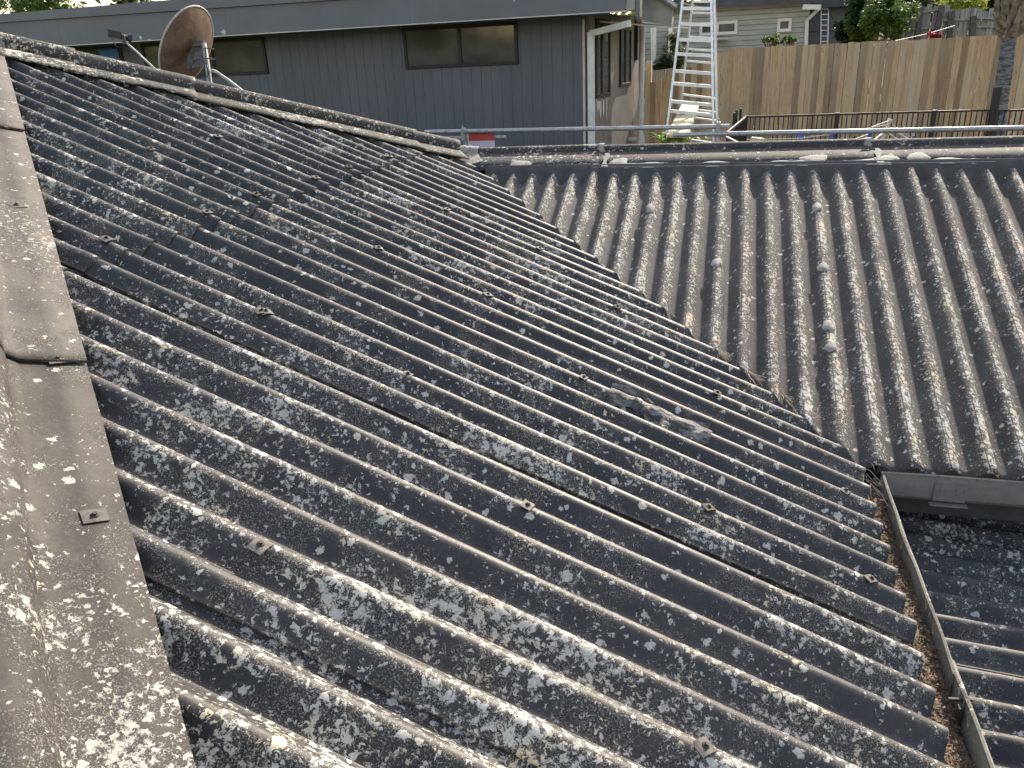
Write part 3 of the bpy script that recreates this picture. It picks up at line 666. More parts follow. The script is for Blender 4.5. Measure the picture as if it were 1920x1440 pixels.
# open window with blue cloth left of the dish
a, _ = hf(60, 90); b, zb = hf(235, 125)
wn = window(nb, [hf(192, 100)[0]], a, b, zfb-.62, z1, PF, ex, -ey, gl=glass('shadowed_glass', (.012, .012, .010)))
BLUE = simple('blue_cloth', (.06, .17, .36), .8, var=.35, scale=7)
ua, ub = hf(190, 100)[0], hf(226, 100)[0]; m = MB(); r = random.Random(4); vs = []
for i in range(17):
    for j in range(9):
        vs.append(HP(ua+(ub-ua)*i/16, -.035-.012*math.sin(i*1.3+j*.3), z1-.04-(.62)*j/8))
m.add(vs, [(i*9+j, (i+1)*9+j, (i+1)*9+j+1, i*9+j+1) for i in range(16) for j in range(8)], 0, True); m.build('blue_curtain', BLUE, nb)
m = MB(); ua, za = hf(165, 104); m.box(HP(ua, -.008, za-.02), (.10, .01, .12), AX); ua, za = hf(150, 103); m.box(HP(ua, -.008, za), (.10, .008, .06), AX); m.build('pale_board', CREAM, nb)
# side wall windows
PS = lambda v, z: HP(0, v, z)
v0, zb0 = hs(1116, 188); v1, zb1 = hs(1142, 176); zz = (zb0+zb1)/2; vt = hs(1130, 38)[1]
vm = hs(1127, 150)[0]
GS = glass('pale_reflecting_glass', (.05, .06, .06), .03)
window(nb, [vm], v0, v1, zz, zfb-.02, PS, ey, ex, .05, GS)
v0, zb0 = hs(1161, 167); v1, zb1 = hs(1181, 156); vm = hs(1171, 120)[0]; zz = (zb0+zb1)/2
window(nb, [vm], v0, v1, zz, zfb-.10, PS, ey, ex, .05, GS)
m = MB(); r = random.Random(8)                  # bare streaks in the side wall paint
for (px, y0_, y1_, w_) in ((1120, 190, 208, 6), (1125, 190, 218, 4), (1131, 188, 214, 3), (1137, 182, 226, 1.6), (1145, 118, 158, 2), (1150, 115, 150, 1.2), (1147, 135, 160, 3), (1190, 158, 184, .8), (1188, 202, 240, .8), (1199, 100, 160, .8)):
    va, za = hs(px-w_/2, y0_); vb, _ = hs(px+w_/2, y0_); _, zc = hs(px, y1_)
    MB().prism([HP(.002, va, za), HP(.002, vb, za), HP(.002, vb, zc+r.uniform(0, .2)), HP(.002, (va+vb)/2, zc-.03), HP(.002, va, zc+r.uniform(.02, .2))], ex*.002).build('peeled_paint', CREAM, nb)
# white rectangular downpipe with its slanting offset from the fascia
m = MB(); ua, za = hf(1108, 60, -.06); ub, zb = hf(1180, 44, OH+.06)
m.bar(HP(ua, -.06, -3.0), HP(ua, -.06, za), .09, .055, ey); m.bar(HP(ua, -.06, za-.02), HP(ub, OH+.08, zb), .055, .08, ez)
m.build('downpipe', WHITE, nb, bevel=.004)
m = MB(); m.box(HP(-.035, -.008, (zt-3.3)/2), (.03, .014, zt+3.3), AX); m.build('corner_trim', CREAM, nb)
dp_ = at(1203, 150, 11.86); dp_.z = 0; zd = at(1203, 60, 11.8).z
m = MB(); m.tube([dp_-ez*3.2, dp_+ez*(zd-1.05)], .050, 14); m.tube([dp_+ez*(zd-1.05), dp_+ez*(zd+.05), dp_+Vector((-.10, 0, zd+.25))], .046, 14); m.tube([dp_+ez*(zd-1.10), dp_+ez*(zd-1.00)], .058, 14); m.tube([dp_-ez*.78, dp_-ez*.62], .066, 14)
m.bar(dp_+Vector((-.25, .02, -.70)), dp_+Vector((-.04, 0, -.70)), .05, .05)
m.build('round_downpipe', WHITE, nb)
m = MB(); m.box(HP(.03, D_END-.30, hs(1194, 75)[1]), (.05, .16, .62), AX); m.build('meter_box', FRAME, nb)
# fascia end box, raking side panel and its gutter
m = MB(); a, z_ = hf(1165, 20, OH); b, _ = hf(1175, 20, OH); m.box(HP(uF1+.07, OH+.05, zfb+.42), (.10, .1, .84), AX); m.build('fascia_end', CEM, nb)
m = MB(); m.box(HP(uF1+.155, OH+.07, zfb+.35), (.055, .12, .86), AX); m.build('rain_head', FG, nb)
OS = .35
q0, q1 = hf(1192, 35, OS), hf(1258, 50, OS); q2, q3 = hf(1262, 12, OS), hf(1192, -34, OS)
MB().prism([HP(q0[0], OS, q0[1]), HP(q1[0], OS, q1[1]), HP(q2[0], OS, q2[1]), HP(q3[0], OS, q3[1])], ey*.04).build('side_fascia', CEM, nb)
m = MB(); m.prism([HP(q0[0]-.5, OS, q0[1]+.0), HP(q1[0], OS, q1[1]-.0), HP(q1[0], OS+1.4, q1[1]+.02), HP(q0[0]-.5, OS+1.4, q0[1]+.02)], ez*-.02); m.build('soffit', CREAM, nb)
m = MB(); a = HP(q3[0], OS-.05, q3[1]+.02); b = HP(q2[0]+.06, OS-.05, q2[1]-.01); m.tube([a, b], .045, 12); m.build('side_gutter', M['zinc'], nb)
m = MB(); a1, a2 = HP(q3[0]-.8, OS-.08, q3[1]+.06), HP(q2[0]+.1, OS-.08, q2[1]+.03); m.prism([a1, a2, a2+ez*.02, a1+ez*.02], ey*2.5); m.build('side_roof', simple('dark_roof_tile', (.05, .05, .05), .8), nb)
# ------------------------------------------------------------------ satellite dish beyond the hip
mb_ = at(392, 178, 3.62)
dish = thing('satellite_dish', 'rusty brown satellite dish with its back turned, on a grey mast beyond the hip', 'satellite dish', mb_-Vector((0, 0, .25)))
def atd(px, py, d):                              # pixel at a depth along the view axis
    return CAM+ray(px, py)*d
Dm = (mb_-CAM).dot(FW)
dc = atd(350, 87, Dm-.02+.12)
_V = ray(350, 84).normalized(); _r = (RT-_V*RT.dot(_V)).normalized(); _u = _r.cross(_V)
nd = (_V*.56+(_r*-.86+_u*.5).normalized()*.83).normalized()      # where the dish points
mj = (_r*.5+_u*.86).normalized(); mn = nd.cross(mj).normalized()
Ra, Rb, DP = .315, .30, .065
n = NT('rusty_dish'); rc = n.mix(n.ramp(n.noise(9, 6, .75), .35, .66), (.080, .044, .028), (.15, .10, .068)); rc = n.mix(n.ramp(n.noise(60, 4, .8), .55, .7, 0, .6), rc, (.08, .055, .045))
RUST = n.done(rc, .6, normal=n.bump(n.noise(70, 4), .4, .001))
PALE = simple('pale_dish_rim', (.36, .34, .30), .6, var=.2)
def dsh(m, off, flip, rr=14, kk=56):
    vs = [dc-nd*(DP+off)]; 
    for i in range(1, rr+1):
        q = i/rr
        for k in range(kk): a = 2*math.pi*k/kk; vs.append(dc+mj*(Ra*q*math.cos(a))+mn*(Rb*q*math.sin(a))-nd*(DP*(1-q*q)+off))
    fs = [(0, 1+k, 1+(k+1) % kk) for k in range(kk)]+[(1+(i-1)*kk+k, 1+i*kk+k, 1+i*kk+(k+1) % kk, 1+(i-1)*kk+(k+1) % kk) for i in range(1, rr) for k in range(kk)]
    m.add(vs, [f[::-1] for f in fs] if flip else fs, 0, True)
m = MB(); dsh(m, 0, True); dsh(m, .003, False); refl = m.build('reflector', RUST, dish)
m = MB(); m.tube([dc+mj*(Ra*math.cos(a))+mn*(Rb*math.sin(a)) for a in [2*math.pi*k/64 for k in range(65)]], .0075, 8, 0, False); m.build('rim', PALE, refl)
mt = atd(382, 82, Dm+.0); m = MB(); m.tube([mb_-Vector((0, 0, .25)), atd(394, 160, Dm), atd(388, 118, Dm), mt], .0205, 14); m.build('mast', M['zinc'], dish)
bc = dc-nd*DP
m = MB(); e1 = atd(362, 88, Dm+.04); m.bar(e1+UP*.0, mt+FW*.0-UP*.02, .05, .006, UP); 
k1 = atd(366, 92, Dm+.03); k2 = atd(383, 112, Dm+.01)
m.prism([atd(354, 78, Dm+.06), atd(384, 84, Dm+.012), atd(387, 122, Dm+.012), atd(352, 130, Dm+.07), atd(347, 112, Dm+.08)], RT*.004+FW*-.004); m.bar(atd(353, 74, Dm+.02), atd(384, 78, Dm-.01), .02, .012, UP)
m.build('bracket', simple('grey_bracket', (.16, .15, .14), .6, .3, var=.4, scale=30), dish)
BRB = simple('brass_bolt', (.22, .16, .09), .5, .5)
for (px, py) in ((384, 90), (386, 109)): m = MB(); m.tube([atd(px-4, py, Dm-.03), atd(px+17, py+2, Dm-.045)], .0045, 8); m.tube([atd(px+6, py+.5, Dm-.035), atd(px+11, py+1, Dm-.04)], .009, 6); m.build('clamp_bolt', BRB, dish)
m = MB(); m.tube([atd(396, 132, Dm-.01), atd(404, 134, Dm), atd(430, 152, Dm+.03), atd(466, 180, Dm+.05)], .0125, 10); m.build('brace', M['zinc'], dish)
m = MB(); cpts = [atd(386, 88, Dm-.03), atd(386, 112, Dm-.03), atd(390, 140, Dm-.03), atd(383, 144, Dm-.05), atd(370, 143, Dm-.06), atd(360, 134, Dm-.04), atd(360, 122, Dm), atd(368, 113, Dm-.02), atd(378, 113, Dm-.03), atd(390, 128, Dm-.03), atd(395, 165, Dm-.03)]
def smooth(p, k=5):
    o = []
    for i in range(len(p)-1):
        a = p[max(i-1, 0)]; b = p[i]; c = p[i+1]; d = p[min(i+2, len(p)-1)]
        for j in range(k):
            t_ = j/k; o.append(.5*((2*b)+(c-a)*t_+(2*a-5*b+4*c-d)*t_*t_+(3*b-a-3*c+d)*t_**3))
    return o+[p[-1]]
BLK = simple('black_plastic', (.02, .02, .022), .4, var=.2)
m.tube(smooth(cpts), .0035, 6); m.build('cable', BLK, dish)
ln_ = atd(232, 76, Dm+.02); low_ = atd(297, 136, Dm+.05)
m = MB(); m.tube([ln_, atd(258, 99, Dm+.02), low_], .008, 8); m.build('feed_arm', M['zinc'], dish)
m = MB(); a = atd(202, 62, Dm-.02); b = atd(228, 67, Dm+.02); m.bar(a, b, .05, .042, UP); m.tube([atd(228, 70, Dm+.01), atd(238, 70, Dm+.04)], .022, 14); m.tube([atd(238, 70, Dm+.04), atd(245, 72, Dm+.06)], .036, 16, rr=[.022, .036])
m.bar(atd(232, 66, Dm), atd(233, 84, Dm+.01), .02, .02); m.build('feed_horn', BLK, dish, bevel=.004)
m = MB(); m.tube(smooth([atd(210, 70, Dm-.01), atd(218, 86, Dm), atd(236, 90, Dm), atd(262, 104, Dm+.02), atd(296, 134, Dm+.04)]), .003, 6); m.build('cable', BLK, dish)
# ------------------------------------------------------------------ scaffold guard rail along the far eave
YS = 6.85
scf = thing('scaffold_guard_rail', 'galvanised scaffold tube rail running along behind the wing ridge', 'scaffold', at(1345, 262, YS)-Vector((0, 0, 2.6)))
def tb(name, a, b, r_=.0242, o=scf): return MB().tube([a, b], r_, 16).build(name, M['zinc'], o)
tb('tube', at(797, 247.5, YS), at(1368, 237, YS)); tb('tube', at(700, 262, YS+.06), at(949, 257.5, YS+.06), .0215)
a_, b_ = at(1262, 253, YS-.05), at(1920, 240, YS-.05); tb('tube', a_, a_+(b_-a_)*1.35)
for (px, py, hh) in ((870, 250, .14), (1347, 245, .20)):
    c_ = at(px, py, YS); m = MB(); m.box(c_+Vector((0, -.012, -.01)), (.042, .085, hh)); m.box(c_+Vector((0, -.04, hh*.35)), (.028, .05, .03)); m.tube([c_+Vector((0, -.05, .02)), c_+Vector((0, -.085, .02))], .010, 6); m.tube([c_+Vector((.0, -.04, .03)), c_+Vector((.0, -.04, hh*.62))], .008, 8)
    m.build('coupler', M['zinc'], scf, bevel=.004)
RED = simple('red_paint', (.42, .05, .04), .5, var=.2)
c_ = at(1347, 262, YS); m = MB(); m.tube([c_+Vector((0, .0, .06)), c_-Vector((0, 0, 2.5))], .0242, 14); m.build('standard', RED, scf)
c_ = at(872, 262, YS+.02); MB().tube([c_, c_-Vector((0, 0, 2.5))], .0242, 14).build('standard', M['zinc'], scf)
MB().tube([at(1350, 252, YS+.1), at(1384, 268, YS+.1)], .012, 8).build('brace', M['zinc'], scf)
# red and white sign hanging on the rail
c0 = at(876, 244, YS-.02); c1 = at(926, 278, YS-.02); sgn = thing('scaffold_sign', 'red and white sheet sign hanging on the scaffold rail', 'sign', ((c0.x+c1.x)/2, YS, c1.z-.1))
zm = at(900, 264.5, YS).z
LIL = simple('pale_lilac_sheet', (.55, .50, .58), .5, var=.08)
m = MB(); m.box(((c0.x+c1.x)/2, YS+.028, (c0.z+zm)/2), (c1.x-c0.x, .006, c0.z-zm)); m.build('red_band', RED, sgn)
m = MB(); m.box(((c0.x+c1.x)/2, YS+.028, (zm+c1.z)/2-.06), (c1.x-c0.x, .006, zm-c1.z+.12)); m.build('white_panel', LIL, sgn)
m = MB(); m.box((c0.x-.01, YS+.026, (c0.z+c1.z)/2-.05), (.014, .008, c0.z-c1.z+.1)); m.build('edge_strip', WHITE, sgn)
# ------------------------------------------------------------------ tall step ladder and plank
ALU = simple('aluminium', (.62, .64, .66), .42, .55, var=.1, scale=10)
YL = 8.6; YR_ = 9.7
lad = thing('step_ladder', 'tall aluminium step ladder standing beside the panelled house', 'ladder', (at(1300, 260, 9.1).x, 9.1, gz_(at(1300, 260, 9.1).x, 9.1)))
fl0, fr0 = at(1249, 255, YL), at(1338, 265, YL); fl1, fr1 = at(1280, 0, YL+.25), at(1333.5, 0, YL+.25)
bl0, br0 = at(1270, 250, YR_), at(1347, 262, YR_); bl1, br1 = at(1299, 0, YL+.55), at(1340, 0, YL+.55)
def ext(a, b, k): return a+(b-a)*k
def rail(a, b, k0=-.9, k1=1.28): return MB().bar(ext(a, b, k0), ext(a, b, k1), .026, .075, (0, 1, 0)).build('rail', ALU, lad, bevel=.003)
rail(fl0, fl1); rail(fr0, fr1); rail(bl0, bl1); rail(br0, br1); rail(at(1345, 262, YL+.15), at(1338.5, 0, YL+.35))
def kz(a, b, py):                                # parameter of the rail point seen at image row py
    lo, hi = -.5, 1.5
    for _ in range(40):
        mid = (lo+hi)/2; d = ext(a, b, mid)-CAM; yy = 720-FPX*d.dot(UP)/d.dot(FW)
        if yy > py: lo = mid
        else: hi = mid
    return lo
for py in (16, 45, 74, 101, 133, 156.5, 190, 208, 246):
    k = kz(fl0, fl1, py); a, b = ext(fl0, fl1, k), ext(fr0, fr1, k); MB().bar(a, b, .040, .062, (0, 1, 0)).build('step', ALU, lad, bevel=.002)
for py in (3, 24, 69, 91.5, 114, 177, 202, 217, 258):
    k = kz(bl0, bl1, py); a, b = ext(bl0, bl1, k), ext(br0, br1, k); MB().bar(a, b, .026, .035, (0, 1, 0)).build('step', ALU, lad, bevel=.002)
n = NT('pale_plywood'); k = n.mix(n.ramp(n.noise(8, 5, .6, n.vscale(n.pos, (6, 1, 1))), .35, .65), (.50, .42, .24), (.64, .56, .36)); PLY = n.done(k, .6)
pa, pb, pc, pd = at(1278, 196, 9.3), at(1311, 195, 9.3), at(1290, 252, 7.5), at(1250, 252, 7.5)
tag(MB().prism([pa, pb, pc, pd], (0, 0, -.035)).build('plank', PLY, None, (pa+pc)/2), 'pale yellow plank laid through the rungs of the step ladder', 'plank')
# ------------------------------------------------------------------ new timber fence
YF = 12.0
n = NT('treated_pine'); pid = n.math('FLOOR', n.math('DIVIDE', n.dot(n.pos, (1, 0, 0)), .1)); wn_ = n.t.nodes.new('ShaderNodeTexWhiteNoise'); wn_.noise_dimensions = '1D'; n.L(pid, wn_.inputs['W'])
fv = n.vscale(n.pos, (9, 9, .7)); gr = n.noise(5, 6, .7, fv, dist=.6)
k = n.mix(n.ramp(gr, .3, .7), (.38, .26, .15), (.62, .455, .28)); k = n.mix(n.ramp(n.attr('phase'), .62, .72, 0, .6), k, (.15, .10, .065)); k = n.mix(n.ramp(n.attr('phase'), .2, .1, 0, .5), k, (.60, .49, .35)); k = n.mix(n.ramp(n.noise(1.3, 4), .45, .65, 0, .35), k, (.40, .35, .26))
kn = n.voro(4.2, n.vscale(n.pos, (2.6, 1, 1))); k = n.mix(n.ramp(kn, .10, .05, 0, .7), k, (.09, .05, .03)); PINE = n.done(k, .8, normal=n.bump(gr, .4, .003))
fen = thing('paling_fence', 'tall new brown timber paling fence with raked top at its left end', 'fence', at(1600, 250, YF))
r = random.Random(31); xL_, xR_ = at(1207, 200, YF).x, at(1920, 150, YF).x+1.5; x = xL_; xa = at(1216, 156, YF); xb_ = at(1368, 91, YF); xc = at(1920, 64, YF); m = MB(); i = 0; pat = []
while x < xR_:
    zt_ = xb_.z+(xc.z-xb_.z)*(x-xb_.x)/(xc.x-xb_.x) if x > xb_.x else xa.z+(xb_.z-xa.z)*(x-xa.x)/(xb_.x-xa.x)
    wd = .094+r.uniform(-.003, .003); front = i % 2
    m.box((x+wd/2, YF-.022*front+r.uniform(-.003, .003), (zt_-1.75)/2+r.uniform(-.009, .009)), (wd if not front else wd*1.0, .017, zt_+1.75), (Vector((1, r.uniform(-.02, .02), 0)).normalized(), Vector((0, 1, 0)), Vector((0, 0, 1))))
    pat += [r.random()]*8; x += .0995 if not front else .088; i += 1
m.attr = pat; m.build('palings', PINE, fen)
for px in (1214, 1369, 1530): 
    q = at(px, 200, YF); MB().box((q.x, YF+.08, -.65), (.1, .1, 2.3)).build('post', PINE, fen)
MB().box(((xL_+xR_)/2, YF+.045, -.6), (xR_-xL_, .04, .08)).build('rail', PINE, fen)
# ------------------------------------------------------------------ black pool fence
PB_ = simple('black_powder_coat', (.018, .017, .016), .5, .2, var=.2)
YP = 9.0; pf = thing('pool_fence', 'low black metal bar fence standing in front of the timber fence', 'fence', at(1600, 262, YP)-Vector((0, 0, .9)))
pz = at(1751, 209.5, YP).z; xq = [at(a, 215, YP).x for a in (1399, 1570, 1751, 1862, 1990)]
def panel(a, b, zt_, o=pf, step=.056, y=YP):
    m = MB(); a = Vector((a, y, zt_)) if not isinstance(a, Vector) else a; b = Vector((b, y, zt_)) if not isinstance(b, Vector) else b; L = (b-a).length; d = (b-a)/L
    m.bar(a, b, .024, .024); m.bar(a-Vector((0, 0, 1.08)), b-Vector((0, 0, 1.08)), .024, .024); k = max(1, int(L/step))
    for i in range(k): p = a+d*(L*(i+.5)/k); m.bar(p, p-Vector((0, 0, 1.08)), .012, .012, (0, 1, 0))
    m.build('bar_panel', PB_, o)
def post(x, y, zt_, h=1.3, s=.05): MB().box((x, y, zt_-h/2), (s, s, h)).build('post', PB_, pf, bevel=.002)
for i in range(4): panel(xq[i]+.03, xq[i+1]-.03, pz+(-.01 if i == 3 else 0))
for i in range(4): post(xq[i], YP, pz+(.02 if i < 3 else .26), 1.5 if i == 3 else 1.3, .05 if i < 3 else .075)
q0 = Vector((xq[0], YP, pz)); q1 = at(1362, 250, 7.7); panel(q0, q1, pz, step=.05)
for (px, py) in ((1377, 211), (1381, 206), (1389, 203)): q = at(px, py, 8.8+.15*(px-1377)/6); post(q.x, q.y, q.z, 1.2, .032)
# ------------------------------------------------------------------ palm tree in front of the timber fence
YT = 10.6
pm = thing('palm_tree', 'palm tree with a scaly grey trunk rising in front of the timber fence', 'palm', at(1868, 268, YT)-Vector((0, 0, .3)))
n = NT('palm_bark'); rg = n.noise(7, 5, .75, n.vscale(n.pos, (1, 1, 4.5)), dist=.7); PBK = n.done(n.mix(n.ramp(rg, .42, .58), (.075, .075, .082), (.24, .24, .25)), .9, normal=n.bump(rg, 1, .03))
cl_ = [at(1866, 300, YT), at(1871, 230, YT), at(1877, 180, YT), at(1886, 120, YT), at(1890, 85, YT), at(1895, 60, YT), at(1898, 30, YT), at(1903, -40, YT)]
m = MB(); pts = smooth(cl_, 12); K = len(pts); r = random.Random(3)
m.tube(pts, .1, 20, rr=[(.105-.030*i/K)*(1+.035*math.sin(i*2.1)+r.uniform(-.02, .02)) for i in range(K)]); m.build('trunk', PBK, pm)
m = MB(); r = random.Random(17)                  # old frond stubs
top = at(1897, 45, YT)
for i in range(34):
    a = i*2.4; hz_ = (i/34); b = at(1891+6*hz_, 72-72*hz_, YT); d = Vector((math.cos(a), math.sin(a), 0)); L = .22+.16*r.random()
    up_ = 1.1+1.0*hz_; e = b+d*L*.55+Vector((0, 0, L*up_*.8)); mid = b+d*L*.45+Vector((0, 0, L*.25))
    m.tube([b, mid, e], .03, 6, rr=[.075, .045, .014])
for (a0, a1, w_) in (((1884, 50), (1862, 24), .03), ((1899, 66), (1917, 50), .035), ((1887, 60), (1880, 72), .012)):
    a, b = at(*a0, YT-.1), at(*a1, YT-.15); m.tube([a, a.lerp(b, .6), b], .03, 8, rr=[w_*1.3, w_, w_*.7])
m.build('frond_stubs', simple('dry_frond', (.20, .16, .12), .9, var=.5, scale=14, bump=.01, bscale=40), pm)
m = MB()
for i in range(26):
    a = r.uniform(0, 6.28); b = at(1904, -60, YT)+Vector((0, 0, r.uniform(.1, .5))); d = Vector((math.cos(a), math.sin(a), 0)); L = r.uniform(1.2, 2.2); pts = [b+d*L*t_+Vector((0, 0, L*(1.0*t_-.75*t_*t_))) for t_ in [k/12 for k in range(13)]]
    m.tube(pts, .01, 5, 0, False)
    for k in range(1, 13):
        for s_ in (-1, 1):
            for h_ in (0, .5):
                p = pts[k].lerp(pts[k-1], h_); sd_ = d.cross(Vector((0, 0, 1)))*s_; q = p+sd_*.28+d*.18-Vector((0, 0, .10)); m.add([p, p+d*.02, q, q-d*.012], [(0, 1, 2, 3)])
m.build('fronds', LL, pm)
# ------------------------------------------------------------------ clothes line and pegs
YC = 8.1
chc = at(1667, 232, YC); cl = thing('clothes_hoist', 'pale rotary clothes line whose top shows above the wing ridge', 'clothes line', chc-Vector((0, 0, 1.3)))
CW = simple('cream_enamel', (.55, .52, .42), .5, var=.15)
MB().tube([at(1654, 262, YC), at(1668, 225, YC)], .020, 10).tube([at(1667, 228, YC), at(1669, 223, YC)], .03, 10).build('mast', CW, cl)
for (a, b) in (((1660, 247, YC), (1682, 262, YC+.3)), ((1662, 245, YC), (1640, 262, YC-.3)), ((1668, 240, YC), (1705, 262, YC-.2)), ((1645, 262, YC+.3), (1653, 246, YC))): MB().tube([at(*a), at(*b)], .012, 8).build('arm', CW, cl)
MB().tube([at(1668, 226, YC), at(1634, 238, YC-.8)], .004, 6).tube([at(1668, 226, YC), at(1683, 242, YC), at(1720, 266, YC)], .004, 6).tube([at(1400, 262, YC-.7), at(1500, 259.5, YC-.6), at(1580, 249, YC-.5), at(1640, 238, YC-.4), at(1668, 233, YC)], .004, 6).tube([at(1600, 262, YC-.5), at(1642, 246, YC-.2)], .004, 6).build('line', CW, cl)
c_ = at(1408, 261, YC-.8); MB().bar(c_, at(1432, 264, YC-.8), .05, .05).build('arm_end', CW, cl, bevel=.006)
BLP = simple('blue_peg_plastic', (.05, .11, .45), .4, var=.2); ORP = simple('orange_peg_plastic', (.6, .28, .12), .4)
for (px, py, mat, lb, s_) in ((1503, 257, BLP, 'pair of blue pegs sitting furthest left on the clothes line', 1.5), (1522, 258, BLP, 'small blue peg hanging second from the left on the clothes line', .8), (1560, 255, BLP, 'blue peg hanging between the orange peg and the small blue one', 1.1), (1604, 250, ORP, 'orange peg on the clothes line', .7), (1631, 253, BLP, 'blue peg nearest the clothes hoist mast, on its left', 1.1), (1713, 257, BLP, 'tiny blue peg just right of the clothes hoist', .6)):
    q = at(px, py, YC-.5); m = MB(); s = s_
    m.bar(q+Vector((-.008*s, 0, .030*s)), q+Vector((-.014*s, 0, -.035*s)), .014*s, .016, (0, 1, 0)); m.bar(q+Vector((.008*s, 0, .030*s)), q+Vector((.014*s, 0, -.035*s)), .014*s, .016, (0, 1, 0)); m.tube([q+Vector((-.018*s, 0, .010*s)), q+Vector((.018*s, 0, .010*s))], .007*s, 8)
    if s_ > 1.4: m.bar(q+Vector((-.055, 0, .02)), q+Vector((.03, 0, -.01)), .022, .02, (0, 1, 0))
    tag(m.build('clothes_peg', mat, None, q), lb, 'peg', 'pegs on the clothes line')
# ------------------------------------------------------------------ pale weatherboard house behind the fence
YW = 17.0
n = NT('pale_weatherboard'); zz_ = n.dot(n.pos, (0, 0, 1)); bfr = n.math('FRACT', n.math('ADD', n.math('DIVIDE', zz_, .10), 100.0)); ln2 = n.ramp(bfr, .2, .08)
WB = n.done(n.mix(n.math('MULTIPLY', ln2, .7), n.mix(n.ramp(n.noise(2, 6, .7, n.vscale(n.pos, (1, 1, 3))), .35, .7), (.30, .33, .325), (.40, .425, .41)), (.07, .08, .08)), .8, normal=n.bump(bfr, .8, .02))
wh = thing('weatherboard_house', 'pale green grey weatherboard house with white framed windows, behind the timber fence', 'house', at(1380, 150, YW+2)-Vector((0, 0, 1.5)))
wl, wr_ = at(1222, 60, YW), at(1515, 60, YW); wt = at(1400, 9, YW).z
MB().box(((wl.x+wr_.x)/2, YW+2.5, wt/2-1), (wr_.x-wl.x, 5, wt+2)).build('wall', WB, wh)
ra, rb = at(1290, 2, YW-.35), at(1540, 10, YW-.35); DRF = simple('dark_metal_roof', (.035, .04, .05), .5, .2)
MB().prism([Vector((ra.x-.8, YW-.4, wt-.02)), Vector((rb.x, YW-.4, wt-.06)), Vector((rb.x, YW-.4, wt+.06)), Vector((ra.x-.8, YW-.4, wt+.13))], (0, 6, .3)).build('roof', DRF, wh)
def bw(px0, py0, px1, py1, mids=()):
    a = at(px0, py0, YW); b = at(px1, py1, YW); P_ = lambda u, z: Vector((u, YW, z))
    return window(wh, [at(q, (py0+py1)/2, YW).x for q in mids], a.x, b.x, min(a.z, b.z), max(a.z, b.z), P_, Vector((1, 0, 0)), Vector((0, -1, 0)), .06, glass('grey_glass_%d' % px0, (.06, .065, .065)), WHITE, .05)
bw(1312, 42, 1382, 64, (1345,)); bw(1458, 35, 1483, 59)
m = MB(); q = at(1513, 15, YW-.03); m.bar(at(1511, 90, YW-.05), at(1513, 38, YW-.05), .07, .06, (0, 1, 0)); m.bar(at(1513, 38, YW-.05), at(1536, 16, YW-.3), .06, .06, (0, 1, 0)); m.bar(at(1505, 13, YW-.42), at(1539, 13.5, YW-.42), .09, .09); m.build('downpipe', WHITE, wh)
q = at(1350, 73, YW-.2); MB().box(q, (.35, .3, .03)).build('ledge', CREAM, wh)
q0 = at(1226, 90, YW-.8); MB().box((at(1224, 90, 14.5).x, 15.5, wt/2-1), (.55, 1.6, wt+1.6)).build('side_bay', WB, wh)
m = MB(); q = at(1225, 90, 14.4); m.tube([at(1226, 145, 14.4), at(1225, 52, 14.4)], .05, 10); m.tube([at(1213, 119, 14.4), at(1226, 119, 14.4)], .05, 10); m.build('downpipe', WHITE, wh)
# grey shed, small ladder on it
YK = 18.5; sh = thing('grey_shed', 'plain grey shed wall with a black roof edge, left of the leafy bush', 'shed', at(1550, 90, YK)-Vector((0, 0, .8)))
a, b = at(1516, 60, YK), at(1640, 60, YK); zt_ = at(1560, 12, YK).z
SHG = simple('shed_grey', (.115, .12, .135), .8, var=.12, scale=2)
m = MB(); m.box(((a.x+b.x)/2, YK+1.5, zt_/2-.6), (b.x-a.x, 3, zt_+1.2)); m.build('wall', SHG, sh); zl = at(1560, 58, YK).z
MB().box(((a.x+b.x)/2, YK-.006, zl), (b.x-a.x, .012, .025)).build('joint_strip', DRF, sh); MB().box(((a.x+b.x)/2+.1, YK+1.4, zt_+.05), (b.x-a.x+.4, 3.5, .16)).build('roof', DRF, sh)
l2 = thing('small_ladder', 'thin pale ladder leaning against the grey shed wall', 'ladder', at(1546, 95, 18)-Vector((0, 0, .3)))
A0, A1, B0, B1 = at(1539, 82, 18.0), at(1540, -6, 18.4), at(1552, 82, 18.0), at(1554, -6, 18.4)
for a, b in ((A0, A1), (B0, B1)): MB().bar(ext(a, b, -.2), b, .02, .03, (0, 1, 0)).build('rail', ALU, l2)
for k in range(-1, 9): MB().bar(ext(A0, A1, k*.115+.05), ext(B0, B1, k*.115+.05), .016, .016).build('rung', ALU, l2)
# weathered paling fence
YG = 19.0
n = NT('silvered_paling'); pid = n.math('FLOOR', n.math('DIVIDE', n.dot(n.pos, (1, 0, 0)), .11)); w2 = n.t.nodes.new('ShaderNodeTexWhiteNoise'); w2.noise_dimensions = '1D'; n.L(pid, w2.inputs['W'])
k = n.mix(n.ramp(n.noise(4, 6, .7, n.vscale(n.pos, (8, 8, .6))), .3, .7), (.15, .148, .145), (.36, .36, .35)); SIL = n.done(n.mix(n.math('MULTIPLY', w2.outputs['Value'], .5), k, (.11, .105, .10)), .9)
of = thing('weathered_fence', 'old silvery grey paling fence with leaning posts, behind the palm tree', 'fence', at(1800, 60, YG)-Vector((0, 0, .5)))
r = random.Random(12); m = MB(); x = at(1690, 40, YG).x; xe_ = at(1920, 40, YG).x+4; pr_ = [(1690, 14), (1768, 7), (1770, 15), (1880, 20), (1925, 21), (2200, 40)]
